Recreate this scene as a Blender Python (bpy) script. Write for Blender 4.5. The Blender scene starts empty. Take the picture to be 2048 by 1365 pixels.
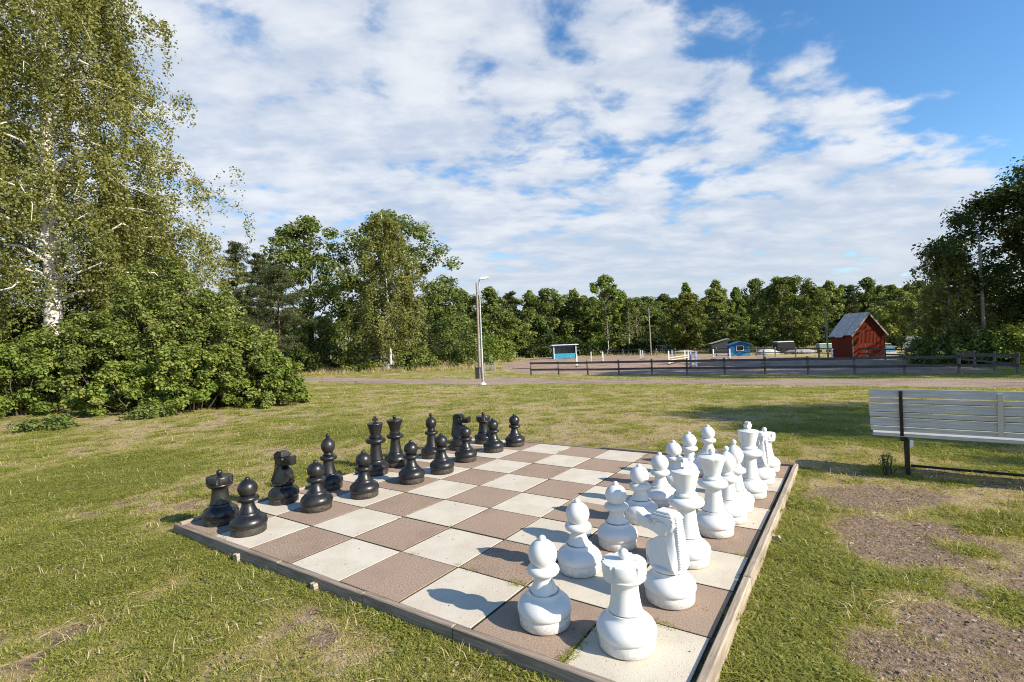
import bpy, bmesh, math, random
import numpy as np
from mathutils import Vector, Matrix

rng = np.random.default_rng(7)
random.seed(7)
R = math.radians
scene = bpy.context.scene
C = scene.collection

# ---------------------------------------------------------------- camera
CAM_H = 1.372
F_PX = 1012.44                      # focal length for a 2048 px wide frame
PITCH, ROLL = 0.00457162, -0.0385189
_f = np.array([0.0, math.cos(PITCH), math.sin(PITCH)])
_r = np.array([1.0, 0.0, 0.0])
_u = np.cross(_r, _f)
_c, _s = math.cos(ROLL), math.sin(ROLL)
CAM_R, CAM_U, CAM_F = _c * _r + _s * _u, -_s * _r + _c * _u, _f
cam_d = bpy.data.cameras.new('camera')
cam_d.sensor_width = 36.0
cam_d.lens = F_PX / 2048 * 36
cam_d.clip_start, cam_d.clip_end = 0.05, 3000
cam = bpy.data.objects.new('camera', cam_d)
C.objects.link(cam)
cam.matrix_world = Matrix(((CAM_R[0], CAM_U[0], -CAM_F[0], 0), (CAM_R[1], CAM_U[1], -CAM_F[1], 0),
                           (CAM_R[2], CAM_U[2], -CAM_F[2], CAM_H), (0, 0, 0, 1)))
scene.camera = cam

# ---------------------------------------------------------------- sky and sun
SUN_EL = R(30.0)
SUN_XY = Vector((0.862, -0.507)).normalized()
SUN_DIR = Vector((SUN_XY.x * math.cos(SUN_EL), SUN_XY.y * math.cos(SUN_EL), math.sin(SUN_EL)))
world = bpy.data.worlds.new('World')
scene.world = world
world.use_nodes = True
wn, wl = world.node_tree.nodes, world.node_tree.links
wn.clear()


def wnode(t, **kw):
    n = wn.new(t)
    for k, v in kw.items():
        setattr(n, k, v)
    return n


def wmath(op, a, b=None, c=None, clamp=False):
    n = wnode('ShaderNodeMath', operation=op, use_clamp=clamp)
    for i, v in enumerate((a, b, c)):
        if v is None:
            continue
        if isinstance(v, (int, float)):
            n.inputs[i].default_value = v
        else:
            wl.new(v, n.inputs[i])
    return n.outputs[0]


def wsmooth(v, a, b):
    n = wnode('ShaderNodeMapRange', interpolation_type='SMOOTHSTEP')
    wl.new(v, n.inputs[0])
    n.inputs[1].default_value, n.inputs[2].default_value = a, b
    return n.outputs[0]


sky = wnode('ShaderNodeTexSky', sky_type='NISHITA', sun_disc=False)
sky.sun_elevation = SUN_EL
sky.sun_rotation = math.atan2(SUN_XY.x, SUN_XY.y)
sky.air_density, sky.dust_density, sky.ozone_density = 1.0, 0.35, 2.2
tc = wnode('ShaderNodeTexCoord')
sep = wnode('ShaderNodeSeparateXYZ')
wl.new(tc.outputs['Generated'], sep.inputs[0])
zc = wmath('MAXIMUM', sep.outputs[2], 0.0)
zz = wmath('ADD', zc, 0.17)
cx, cy = wmath('DIVIDE', sep.outputs[0], zz), wmath('DIVIDE', sep.outputs[1], zz)
comb = wnode('ShaderNodeCombineXYZ')
wl.new(cx, comb.inputs[0]); wl.new(cy, comb.inputs[1])


def wnoise(scale, detail, rough, dist=0.0, rot=0.0, sc=(1, 1, 1), loc=(0, 0, 0)):
    mp = wnode('ShaderNodeMapping')
    mp.inputs['Rotation'].default_value = (0, 0, rot)
    mp.inputs['Scale'].default_value = sc
    mp.inputs['Location'].default_value = loc
    wl.new(comb.outputs[0], mp.inputs[0])
    n = wnode('ShaderNodeTexNoise')
    n.inputs['Scale'].default_value = scale
    n.inputs['Detail'].default_value = detail
    n.inputs['Roughness'].default_value = rough
    n.inputs['Distortion'].default_value = dist
    wl.new(mp.outputs[0], n.inputs['Vector'])
    return n.outputs['Fac']


big = wnoise(0.9, 3, 0.5, 0.3, 0.4, (1, 1.3, 1), (3.1, 1.7, 0))
cells = wnoise(5.0, 7, 0.55, 0.15, -0.55, (0.95, 1.1, 1), (0.3, 4.2, 0))
shade_n = wnoise(2.2, 7, 0.6, 0.3, -0.4, (0.6, 1.6, 1), (7.7, 2.2, 0))
# the deck of cloud ends along a line that runs away to the right; beyond it the sky is clear
edge = wmath('SUBTRACT', cy, wmath('MULTIPLY_ADD', cx, 0.52, 0.92))
edge = wmath('ADD', edge, wmath('MULTIPLY', wmath('SUBTRACT', cells, 0.5), 0.85))
deck = wsmooth(edge, -0.06, 0.14)
field = wmath('ADD', wmath('MULTIPLY', big, 0.34), wmath('MULTIPLY', cells, 0.92))
cover = wsmooth(wmath('ADD', field, wmath('MULTIPLY', wsmooth(sep.outputs[2], 0.30, 0.05), 0.06)), 0.41, 0.62)
mask = wmath('MULTIPLY', wmath('MULTIPLY', deck, cover), 0.93)
far = wsmooth(sep.outputs[2], 0.30, 0.05)
clow = wnode('ShaderNodeMix', data_type='RGBA')
clow.inputs[6].default_value = (2.35, 2.68, 3.25, 1)
clow.inputs[7].default_value = (3.65, 3.75, 3.92, 1)
wl.new(wsmooth(wmath('ADD', wmath('MULTIPLY', shade_n, 0.55), wmath('MULTIPLY', cells, 0.5)), 0.42, 0.66), clow.inputs[0])
mixs = wnode('ShaderNodeMix', data_type='RGBA')
wl.new(mask, mixs.inputs[0])
hs = wnode('ShaderNodeHueSaturation')
hs.inputs['Saturation'].default_value = 1.25
hs.inputs['Value'].default_value = 0.86
wl.new(sky.outputs[0], hs.inputs['Color'])
wl.new(hs.outputs[0], mixs.inputs[6])
cfar = wnode('ShaderNodeMix', data_type='RGBA')
wl.new(wmath('MULTIPLY', far, 0.65), cfar.inputs[0])
wl.new(clow.outputs[2], cfar.inputs[6])
cfar.inputs[7].default_value = (2.35, 2.62, 3.05, 1)
wl.new(cfar.outputs[2], mixs.inputs[7])
bg = wnode('ShaderNodeBackground')
bg.inputs[1].default_value = 0.125
wl.new(mixs.outputs[2], bg.inputs[0])
wo = wnode('ShaderNodeOutputWorld')
wl.new(bg.outputs[0], wo.inputs[0])

sun_d = bpy.data.lights.new('sun', 'SUN')
sun_d.energy = 4.2
sun_d.angle = R(0.53)
sun_d.color = (1.0, 0.91, 0.76)
sun = bpy.data.objects.new('sun', sun_d)
C.objects.link(sun)
sun.rotation_euler = SUN_DIR.to_track_quat('Z', 'Y').to_euler()
sun.location = (30, -20, 25)

scene.view_settings.view_transform = 'Standard'
scene.view_settings.look = 'None'
scene.view_settings.gamma = 1.0
scene.view_settings.exposure = 0.97
scene.view_settings.use_curve_mapping = False
scene.render.engine = 'CYCLES'
cy_ = scene.cycles
cy_.max_bounces, cy_.diffuse_bounces, cy_.glossy_bounces = 6, 3, 3
cy_.transmission_bounces, cy_.transparent_max_bounces = 4, 8
cy_.use_denoising = True
cy_.denoiser = 'OPENIMAGEDENOISE'
cy_.denoising_input_passes = 'RGB_ALBEDO_NORMAL'
cy_.denoising_prefilter = 'NONE'
cy_.use_adaptive_sampling = False
cy_.filter_width = 1.05
cy_.sample_clamp_indirect = 6.0

# ---------------------------------------------------------------- projection helpers (place things where they stand)


def ray(px, py):
    d = CAM_R * ((px - 1024) / F_PX) - CAM_U * ((py - 682.5) / F_PX) + CAM_F
    return d / d[1]


def at_depth(px, py, depth):
    return np.array([0, 0, CAM_H]) + ray(px, py) * depth


# ---------------------------------------------------------------- noise


class VNoise:
    def __init__(s, seed):
        s.t = np.random.default_rng(seed).random((256, 256))

    def __call__(s, x, y):
        x, y = np.asarray(x, float), np.asarray(y, float)
        xi, yi = np.floor(x).astype(int), np.floor(y).astype(int)
        fx, fy = x - xi, y - yi
        fx, fy = fx * fx * (3 - 2 * fx), fy * fy * (3 - 2 * fy)
        t = s.t
        a, b = t[yi & 255, xi & 255], t[yi & 255, (xi + 1) & 255]
        c, d = t[(yi + 1) & 255, xi & 255], t[(yi + 1) & 255, (xi + 1) & 255]
        return (a * (1 - fx) + b * fx) * (1 - fy) + (c * (1 - fx) + d * fx) * fy

    def fbm(s, x, y, o=4):
        v, a, n = 0, 0.5, 0
        x, y = np.asarray(x, float), np.asarray(y, float)
        for k in range(o):
            v = v + a * s(x * 2 ** k + 17.3 * k, y * 2 ** k + 9.1 * k)
            n += a
            a *= 0.5
        return v / n


N1, N2, N3, N4 = VNoise(1), VNoise(2), VNoise(3), VNoise(4)


def sstep(a, b, x):
    t = np.clip((np.asarray(x, float) - a) / (b - a), 0, 1)
    return t * t * (3 - 2 * t)


# ---------------------------------------------------------------- board frame of reference
TILE = 0.5
YAW = 2.16522687
B_RT = np.array([math.sin(YAW), -math.cos(YAW)])
B_FW = np.array([math.cos(YAW), math.sin(YAW)])
B_CAM = np.array([3.66500277, -1.50846745]) / 0.4


def board_xy(i, j):
    d = np.array([i, j]) - B_CAM
    return TILE * float(d @ B_RT), TILE * float(d @ B_FW)


def board_ij(x, y):
    x, y = np.asarray(x, float) / TILE, np.asarray(y, float) / TILE
    return (B_CAM[0] + x * B_RT[0] + y * B_FW[0]), (B_CAM[1] + x * B_RT[1] + y * B_FW[1])


BOARD_ROT = math.atan2(board_xy(1, 0)[1] - board_xy(0, 0)[1], board_xy(1, 0)[0] - board_xy(0, 0)[0])
BX0, BY0 = board_xy(0, 0)

# ---------------------------------------------------------------- terrain height
_ps = np.array([-400, -6, 3.0, 5.5, 7.5, 9.0, 11.5, 14, 20, 26, 33, 40, 46, 60, 900.0])
_pz = np.array([-.075, -.075, -.07, -.055, -.03, -.05, -.11, -.2, -.45, -.72, -1.07, -1.36, -1.49, -1.52, -1.52])
_fs = np.linspace(-400, 900, 6501)
_fz = np.interp(_fs, _ps, _pz)
_k = np.hanning(13); _k /= _k.sum()
_fz = np.convolve(np.pad(_fz, 6, mode='edge'), _k, 'valid')


def terrain(x, y, micro=True):
    x, y = np.asarray(x, float), np.asarray(y, float)
    z = np.interp(y + 0.55 * x, _fs, _fz)
    if micro:
        near = sstep(60, 14, np.hypot(x, y))
        z = z + near * 0.035 * (N1.fbm(x * 0.9, y * 0.9, 3) - 0.5) + near * 0.022 * (N2.fbm(x * 4, y * 4, 3) - 0.5)
        i, j = board_ij(x, y)
        inside = np.minimum(np.minimum(i + .12, 8.2 - i), np.minimum(j + .1, 8.1 - j))
        z = np.where(inside > 0, np.minimum(z, -0.085), z)
        z = np.where((inside > -0.35) & (inside <= 0), np.minimum(z, -0.022), z)
    return z


def ground_hit(px, py):
    d = ray(px, py)
    t = np.geomspace(0.8, 900, 6000)
    zr = CAM_H + d[2] * t
    zt = terrain(d[0] * t, t, False)
    k = np.argmax(zr < zt)
    if k == 0:
        k = -1
    return np.array([d[0] * t[k], t[k], zt[k]])


def tz(x, y):
    return float(terrain(x, y))


# ---------------------------------------------------------------- mesh helpers


class MB:
    def __init__(s):
        s.v, s.f = [], []

    def add(s, verts, faces):
        o = len(s.v)
        s.v.extend([tuple(map(float, p)) for p in verts])
        s.f.extend([tuple(o + k for k in f) for f in faces])
        return s

    def box(s, c, size, m=None):
        hx, hy, hz = size[0] / 2, size[1] / 2, size[2] / 2
        pts = [Vector((x, y, z)) for z in (-hz, hz) for y in (-hy, hy) for x in (-hx, hx)]
        if m is not None:
            pts = [m @ p for p in pts]
        pts = [p + Vector(c) for p in pts]
        return s.add(pts, [(0, 2, 3, 1), (4, 5, 7, 6), (0, 1, 5, 4), (2, 6, 7, 3), (0, 4, 6, 2), (1, 3, 7, 5)])

    def cbox(s, c, size, ch, m=None):
        """box with chamfered long top edges and corners"""
        hx, hy, hz = size[0] / 2, size[1] / 2, size[2] / 2
        ring = lambda dx, dy, z: [(-dx, -dy, z), (dx, -dy, z), (dx, dy, z), (-dx, dy, z)]
        L = [ring(hx, hy, -hz), ring(hx, hy, hz - ch), ring(hx - ch, hy - ch, hz)]
        pts = [Vector(p) for r in L for p in r]
        if m is not None:
            pts = [m @ p for p in pts]
        pts = [p + Vector(c) for p in pts]
        fs = [(3, 2, 1, 0), (8, 9, 10, 11)]
        for a in (0, 4):
            for k in range(4):
                fs.append((a + k, a + (k + 1) % 4, a + 4 + (k + 1) % 4, a + 4 + k))
        return s.add(pts, fs)

    def tube(s, pts, rad, n=8, cap=True):
        pts = [Vector(p) for p in pts]
        vs, fs = [], []
        ref = None
        for i, p in enumerate(pts):
            d = (pts[min(i + 1, len(pts) - 1)] - pts[max(i - 1, 0)]).normalized()
            if ref is None:
                ref = Vector((1, 0, 0)) if abs(d.x) < 0.8 else Vector((0, 1, 0))
            a = (ref - d * ref.dot(d)).normalized()
            ref = a
            b = d.cross(a)
            r = rad[i] if hasattr(rad, '__len__') else rad
            for k in range(n):
                t = 2 * math.pi * k / n
                vs.append(p + (a * math.cos(t) + b * math.sin(t)) * r)
        for i in range(len(pts) - 1):
            for k in range(n):
                fs.append((i * n + k, i * n + (k + 1) % n, (i + 1) * n + (k + 1) % n, (i + 1) * n + k))
        if cap:
            fs.append(tuple(range(n))[::-1])
            fs.append(tuple((len(pts) - 1) * n + k for k in range(n)))
        return s.add(vs, fs)

    def lathe(s, prof, n=40, rf=None):
        vs, fs = [], []
        m = len(prof)
        for (r, z) in prof:
            for k in range(n):
                t = 2 * math.pi * k / n
                rr = r if rf is None else rf(r, z, t)
                vs.append((rr * math.cos(t), rr * math.sin(t), z))
        for i in range(m - 1):
            for k in range(n):
                fs.append((i * n + k, i * n + (k + 1) % n, (i + 1) * n + (k + 1) % n, (i + 1) * n + k))
        fs.append(tuple(range(n))[::-1])
        fs.append(tuple((m - 1) * n + k for k in range(n)))
        return s.add(vs, fs)

    def prism(s, poly, y0, y1, m=None):
        """polygon in x,z extruded along y"""
        n = len(poly)
        pts = [Vector((x, y0, z)) for x, z in poly] + [Vector((x, y1, z)) for x, z in poly]
        if m is not None:
            pts = [m @ p for p in pts]
        fs = [tuple(range(n)), tuple(range(2 * n - 1, n - 1, -1))]
        fs += [(k, n + k, n + (k + 1) % n, (k + 1) % n) for k in range(n)]
        return s.add(pts, fs)

    def sphere(s, c, r, n=16, m=10, sc=(1, 1, 1)):
        vs, fs = [], []
        for i in range(m + 1):
            ph = math.pi * i / m
            for k in range(n):
                t = 2 * math.pi * k / n
                vs.append((c[0] + sc[0] * r * math.sin(ph) * math.cos(t), c[1] + sc[1] * r * math.sin(ph) * math.sin(t), c[2] - sc[2] * r * math.cos(ph)))
        for i in range(m):
            for k in range(n):
                fs.append((i * n + k, i * n + (k + 1) % n, (i + 1) * n + (k + 1) % n, (i + 1) * n + k))
        return s.add(vs, fs)

    def mesh(s, name, mat, smooth=None):
        me = bpy.data.meshes.new(name)
        me.from_pydata(s.v, [], s.f)
        me.validate()
        me.update()
        me.materials.append(mat)
        if smooth is not None:
            me.polygons.foreach_set('use_smooth', [True] * len(me.polygons))
            if smooth < 180:
                me.set_sharp_from_angle(angle=R(smooth))
        return me

    def build(s, name, mat, parent=None, smooth=None):
        return link(name, s.mesh(name, mat, smooth), parent)


def link(name, me, parent=None):
    o = bpy.data.objects.new(name, me)
    C.objects.link(o)
    o.parent = parent
    return o


def empty(name, loc=(0, 0, 0), rz=0.0):
    o = bpy.data.objects.new(name, None)
    o.empty_display_size = 0.2
    C.objects.link(o)
    o.location = loc
    o.rotation_euler = (0, 0, rz)
    return o


def tag(o, label=None, cat=None, group=None, kind=None):
    if label:
        o['label'] = label
    if cat:
        o['category'] = cat
    if group:
        o['group'] = group
    if kind:
        o['kind'] = kind
    return o


def copy_tree(o, parent=None):
    c = o.copy()
    C.objects.link(c)
    c.parent = parent
    for ch in o.children:
        copy_tree(ch, c)
    return c


def quad_mesh(name, V, mat, tint=None, normals=None):
    """V: (n,4,3) array of quads"""
    n = len(V)
    me = bpy.data.meshes.new(name)
    me.vertices.add(n * 4)
    me.vertices.foreach_set('co', np.ascontiguousarray(V, dtype=np.float32).ravel())
    me.loops.add(n * 4)
    me.loops.foreach_set('vertex_index', np.arange(n * 4, dtype=np.int32))
    me.polygons.add(n)
    me.polygons.foreach_set('loop_start', np.arange(0, n * 4, 4, dtype=np.int32))
    if tint is not None:
        at = me.attributes.new('tint', 'FLOAT', 'POINT')
        at.data.foreach_set('value', np.repeat(tint, 4).astype(np.float32))
    me.update()
    me.validate()
    me.materials.append(mat)
    return me


# ---------------------------------------------------------------- materials


class Mat:
    def __init__(s, name):
        s.m = bpy.data.materials.new(name)
        s.m.use_nodes = True
        s.t = s.m.node_tree
        s.t.nodes.clear()
        s.out = s.n('ShaderNodeOutputMaterial')
        s.b = s.n('ShaderNodeBsdfPrincipled')
        s.l(s.b.outputs[0], s.out.inputs[0])
        s._tc = None

    def n(s, t, **kw):
        n = s.t.nodes.new(t)
        for k, v in kw.items():
            setattr(n, k, v)
        return n

    def l(s, a, b):
        s.t.links.new(a, b)

    def put(s, v, sock):
        if isinstance(v, (int, float)):
            sock.default_value = v
        elif isinstance(v, (tuple, list)):
            sock.default_value = tuple(v) + (1,) if len(v) == 3 and len(sock.default_value) == 4 else tuple(v)
        else:
            s.l(v, sock)

    def coord(s, kind='Object'):
        if s._tc is None:
            s._tc = s.n('ShaderNodeTexCoord')
        return s._tc.outputs[kind]

    def pos(s):
        return s.n('ShaderNodeNewGeometry').outputs['Position']

    def noise(s, scale, detail=4, rough=0.55, vec=None, sc=None, dist=0.0, out='Fac'):
        n = s.n('ShaderNodeTexNoise')
        n.inputs['Scale'].default_value = scale
        n.inputs['Detail'].default_value = detail
        n.inputs['Roughness'].default_value = rough
        n.inputs['Distortion'].default_value = dist
        v = s.coord() if vec is None else vec
        if sc:
            mp = s.n('ShaderNodeMapping')
            mp.inputs['Scale'].default_value = sc
            s.l(v, mp.inputs[0])
            v = mp.outputs[0]
        s.l(v, n.inputs['Vector'])
        return n.outputs[out]

    def voro(s, scale, vec=None, feature='F1', out='Distance'):
        n = s.n('ShaderNodeTexVoronoi', feature=feature)
        n.inputs['Scale'].default_value = scale
        s.l(s.coord() if vec is None else vec, n.inputs['Vector'])
        return n.outputs[out]

    def mix(s, f, a, b, mode='MIX'):
        n = s.n('ShaderNodeMix', data_type='RGBA', blend_type=mode)
        s.put(f, n.inputs[0]); s.put(a, n.inputs[6]); s.put(b, n.inputs[7])
        return n.outputs[2]

    def ss(s, v, a, b, lo=0.0, hi=1.0):
        n = s.n('ShaderNodeMapRange', interpolation_type='SMOOTHSTEP')
        s.put(v, n.inputs[0])
        for k, x in enumerate((a, b, lo, hi)):
            n.inputs[k + 1].default_value = x
        return n.outputs[0]

    def math(s, op, a, b=0.0, clamp=False):
        n = s.n('ShaderNodeMath', operation=op, use_clamp=clamp)
        s.put(a, n.inputs[0]); s.put(b, n.inputs[1])
        return n.outputs[0]

    def attr(s, name, out='Fac'):
        return s.n('ShaderNodeAttribute', attribute_name=name).outputs[out]

    def rand(s):
        return s.n('ShaderNodeObjectInfo').outputs['Random']

    def bump(s, h, strength=0.5, dist=0.01):
        n = s.n('ShaderNodeBump')
        n.inputs['Strength'].default_value = strength
        n.inputs['Distance'].default_value = dist
        s.l(h, n.inputs['Height'])
        s.l(n.outputs[0], s.b.inputs['Normal'])
        return s

    def set(s, color=None, rough=None, metal=None, spec=None):
        if color is not None:
            s.put(color, s.b.inputs['Base Color'])
        if rough is not None:
            s.put(rough, s.b.inputs['Roughness'])
        if metal is not None:
            s.b.inputs['Metallic'].default_value = metal
        if spec is not None:
            s.put(spec, s.b.inputs['Specular IOR Level'])
        return s

    def ramp(s, v, stops):
        n = s.n('ShaderNodeValToRGB')
        e = n.color_ramp.elements
        while len(e) < len(stops):
            e.new(0.5)
        for k, (p, c) in enumerate(stops):
            e[k].position = p
            e[k].color = tuple(c) + (1,)
        s.put(v, n.inputs[0])
        return n.outputs[0]


def plain(name, color, rough=0.6, metal=0.0, var=0.15, scale=6.0, bump=0.0, spec=0.4):
    m = Mat(name)
    nz = m.noise(scale, 6, 0.65)
    dark = tuple(c * (1 - 2 * var) for c in color)
    lite = tuple(min(1, c * (1 + var)) for c in color)
    m.set(m.mix(m.ss(nz, 0.3, 0.7), dark, lite), rough, metal, spec)
    if bump:
        m.bump(m.noise(scale * 8, 5, 0.6), bump, 0.01)
    return m.m


def leaf_mat(name, stops, trans=0.3, rough=0.55, tcol=(1.25, 1.2, 0.5)):
    m = Mat(name)
    v = m.math('ADD', m.math('MULTIPLY', m.attr('tint'), 0.85), m.math('MULTIPLY', m.rand(), 0.15))
    col = m.ramp(v, stops)
    m.set(col, rough, 0, 0.22)
    tr = m.n('ShaderNodeBsdfTranslucent')
    m.l(m.mix(1.0, col, tcol, 'MULTIPLY'), tr.inputs[0])
    mx = m.n('ShaderNodeMixShader')
    mx.inputs[0].default_value = trans
    m.l(m.b.outputs[0], mx.inputs[1]); m.l(tr.outputs[0], mx.inputs[2])
    m.l(mx.outputs[0], m.out.inputs[0])
    return m.m


# ---------------------------------------------------------------- lawn condition maps (shared by soil colour and grass scatter)
PATH_NEAR = [(470, 768), (570, 766), (640, 765), (741, 768), (850, 770), (966, 771), (1102, 769), (1300, 769), (1500, 771), (1750, 774), (2048, 777), (2300, 781)]
PATH_FAR = [(470, 756), (570, 756), (640, 756), (741, 757), (850, 760), (930, 761), (980, 755), (1050, 757), (1130, 760), (1300, 761), (1500, 760), (1750, 758), (2048, 758), (2300, 758)]
ARENA = [(996, 735), (1008, 741), (1040, 748), (1062, 750), (1300, 749), (1600, 748), (1850, 747), (2030, 746), (1900, 729), (1780, 719), (1650, 715), (1480, 712), (1300, 711), (1150, 714), (1060, 718), (1010, 726)]


def hit_list(l):
    return np.array([ground_hit(*p)[:2] for p in l])


PN, PF, AR = hit_list(PATH_NEAR), hit_list(PATH_FAR), hit_list(ARENA)


def in_poly(x, y, poly):
    x, y = np.asarray(x, float), np.asarray(y, float)
    ins = np.zeros(x.shape, bool)
    n = len(poly)
    for k in range(n):
        x0, y0 = poly[k]
        x1, y1 = poly[(k + 1) % n]
        c = ((y0 > y) != (y1 > y)) & (x < (x1 - x0) * (y - y0) / (y1 - y0 + 1e-12) + x0)
        ins ^= c
    return ins


PATH_POLY = np.vstack([PN, PF[::-1]])
BARE_BLOBS = [(1700, 1000, .45, 1), (1790, 995, .35, .9), (1760, 1075, .42, .95), (1880, 1060, .4, .8), (1860, 1165, .3, .95), (1960, 1120, .4, .7), (2030, 1190, .35, .75),
              (1800, 1290, .22, 1), (1900, 1330, .28, 1), (1860, 1240, .2, .9), (2000, 1290, .25, .9), (2040, 1345, .2, .9), (1650, 960, .3, .5), (1980, 1010, .5, .45),
              (560, 1260, .14, .7), (640, 1290, .16, .6), (420, 1330, .15, .6), (260, 1250, .2, .5), (330, 1180, .2, .45), (100, 1290, .2, .5), (760, 1330, .14, .55),
              (90, 1040, .4, .4), (230, 1010, .4, .4), (1600, 930, .5, .5), (60, 850, 1.2, .35), (480, 840, 1.0, .35)]
DRY_BLOBS = [(60, 850, 1.6, .6), (250, 860, 1.2, .5), (480, 835, 1.5, .5), (1120, 800, 2.5, .8), (1350, 800, 3, .8), (1650, 800, 2.5, .8), (1300, 880, .5, .6), (1380, 870, .5, .5), (1210, 868, .5, .5), (700, 775, 2, .5), (1500, 815, 2, .7), (980, 795, 1.5, .6), (1200, 820, 1.5, .5)]
LUSH_BLOBS = [(1580, 1100, .25, 1), (1540, 1200, .22, 1), (1500, 1310, .2, 1), (1640, 1230, .25, .9), (1660, 1320, .2, .8), (1620, 1010, .3, .7), (700, 1170, .12, .8), (900, 1250, .13, .9),
              (1040, 1310, .12, .9), (620, 1130, .15, .7), (120, 980, .9, .9), (60, 1100, .5, .8), (250, 930, .8, .7), (300, 1100, .3, .6), (180, 1180, .3, .6), (430, 1200, .2, .6), (330, 950, .6, .6), (500, 1110, .2, .6), (660, 870, 1, .5), (1650, 870, .8, .9), (1850, 890, .6, .8), (1500, 960, .3, .6)]


def blobs(lst):
    out = []
    for px, py, r, w in lst:
        h = ground_hit(px, py)
        out.append((h[0], h[1], r, w))
    return out


BB, LB, DB = blobs(BARE_BLOBS), blobs(LUSH_BLOBS), blobs(DRY_BLOBS)


def lawn_maps(x, y):
    x, y = np.asarray(x, float), np.asarray(y, float)
    wx = x + 0.5 * (N3.fbm(x * 1.3, y * 1.3, 3) - .5) * 1.2
    wy = y + 0.5 * (N4.fbm(x * 1.3 + 40, y * 1.3, 3) - .5) * 1.2
    bare = np.zeros_like(x); lush = np.zeros_like(x)
    for bx, by, r, w in BB:
        d = np.hypot(wx - bx, wy - by) / r
        bare = np.maximum(bare, w * np.exp(-d * d * 0.7))
    for bx, by, r, w in LB:
        d = np.hypot(wx - bx, wy - by) / r
        lush = np.maximum(lush, w * np.exp(-d * d * 0.7))
    dryb = np.zeros_like(x)
    for bx, by, r, w in DB:
        dryb = np.maximum(dryb, w * np.exp(-(((wx - bx) / r) ** 2 + ((wy - by) / r) ** 2) * .7))
    n_big = N1.fbm(x * .35 + 3, y * .35, 4)
    n_med = N2.fbm(x * 1.6, y * 1.6, 4)
    n_fin = N3.fbm(x * 6, y * 6, 3)
    bare = np.clip(bare * (0.55 + 0.9 * n_med) + 1.1 * sstep(.52, .78, .5 * n_med + .5 * n_fin) * .8 + .10 * sstep(.5, .75, n_big) - .55 * lush, 0, 1)
    bsoft = sstep(.05, .6, bare)
    bare = sstep(.18, .85, bare + .4 * (n_fin - .5))
    isl = sstep(.60, .70, N4.fbm(x * 3.1 + 8, y * 3.1, 3))
    bare = bare * (1 - .85 * isl)
    lush = np.maximum(lush, .5 * isl)
    dry = np.clip(.55 + 1.5 * (n_big - .47) + 1.2 * (n_med - .5) + .8 * (n_fin - .5) + .30 * bare + .30 * bsoft + .55 * dryb - .6 * lush, 0, 1)
    return bare, dry, lush


def graded(lo, hi, a, b, step, g):
    core = list(np.arange(a, b + 1e-6, step))
    s, v, left = step, a, []
    while v > lo:
        s *= g; v -= s; left.append(v)
    s, v, right = step, b, []
    while v < hi:
        s *= g; v += s; right.append(v)
    return np.array(left[::-1] + core + right)


gx = graded(-900, 900, -7, 7, 0.075, 1.055)
gy = graded(-120, 1500, 0.5, 11.5, 0.075, 1.05)
GX, GY = np.meshgrid(gx, gy)
GZ = terrain(GX, GY)
nx, ny = len(gx), len(gy)
me = bpy.data.meshes.new('ground')
me.vertices.add(nx * ny)
me.vertices.foreach_set('co', np.stack([GX, GY, GZ], -1).astype(np.float32).ravel())
idx = np.arange(nx * ny).reshape(ny, nx)
Q = np.stack([idx[:-1, :-1], idx[:-1, 1:], idx[1:, 1:], idx[1:, :-1]], -1).reshape(-1, 4).astype(np.int32)
me.loops.add(Q.size); me.loops.foreach_set('vertex_index', Q.ravel())
me.polygons.add(len(Q)); me.polygons.foreach_set('loop_start', np.arange(0, Q.size, 4, dtype=np.int32))
gb, gd, gl = lawn_maps(GX, GY)
for nm, val in (('bare', gb), ('dry', gd), ('lush', gl)):
    a = me.attributes.new(nm, 'FLOAT', 'POINT'); a.data.foreach_set('value', val.astype(np.float32).ravel())
me.update(); me.validate()
me.polygons.foreach_set('use_smooth', [True] * len(me.polygons))

m = Mat('lawn_soil')
P = m.pos()
fine = m.noise(38, 6, 0.7, P)
mid = m.noise(7, 5, 0.6, P)
fib = m.noise(90, 4, 0.7, P, (1, .45, 1))
lawn_far = m.noise(1.1, 6, 0.62, P, (1, 1.3, 1))
green = m.mix(m.ss(fine, .3, .7), (0.17, 0.165, 0.046), (0.37, 0.345, 0.11))
green = m.mix(m.ss(mid, .35, .7), green, (0.34, 0.28, 0.12))
straw = m.mix(m.ss(fib, .3, .7), (0.26, 0.19, 0.105), (0.54, 0.43, 0.26))
soil = m.mix(m.ss(fine, .3, .72), (0.12, 0.08, 0.053), (0.37, 0.27, 0.19))
soil = m.mix(m.ss(m.voro(70, P), .0, .22), m.mix(m.noise(200, 2, .5, P), (.18, .135, .105), (.36, .28, .22)), soil)
dryf = m.math('ADD', m.attr('dry'), m.math('MULTIPLY', m.math('SUBTRACT', lawn_far, .5), 1.2))
col = m.mix(m.ss(dryf, .35, .85), green, straw)
bf = m.math('ADD', m.attr('bare'), m.math('MULTIPLY', m.math('SUBTRACT', mid, .5), .7))
col = m.mix(m.ss(bf, .35, .7), col, soil)
m.set(col, 0.95, 0, 0.1)
m.bump(m.math('ADD', m.math('MULTIPLY', fine, .7), m.math('MULTIPLY', fib, .5)), 0.9, 0.03)
me.materials.append(m.m)
tag(link('ground', me), kind='structure')


def sheet(name, grid, mat, kind='structure'):
    """grid (r,c,3)"""
    r, c = grid.shape[:2]
    mb = MB()
    i = np.arange(r * c).reshape(r, c)
    mb.add(grid.reshape(-1, 3), [(i[a, b], i[a, b + 1], i[a + 1, b + 1], i[a + 1, b]) for a in range(r - 1) for b in range(c - 1)])
    return tag(mb.build(name, mat, None, 180), kind=kind)


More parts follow.
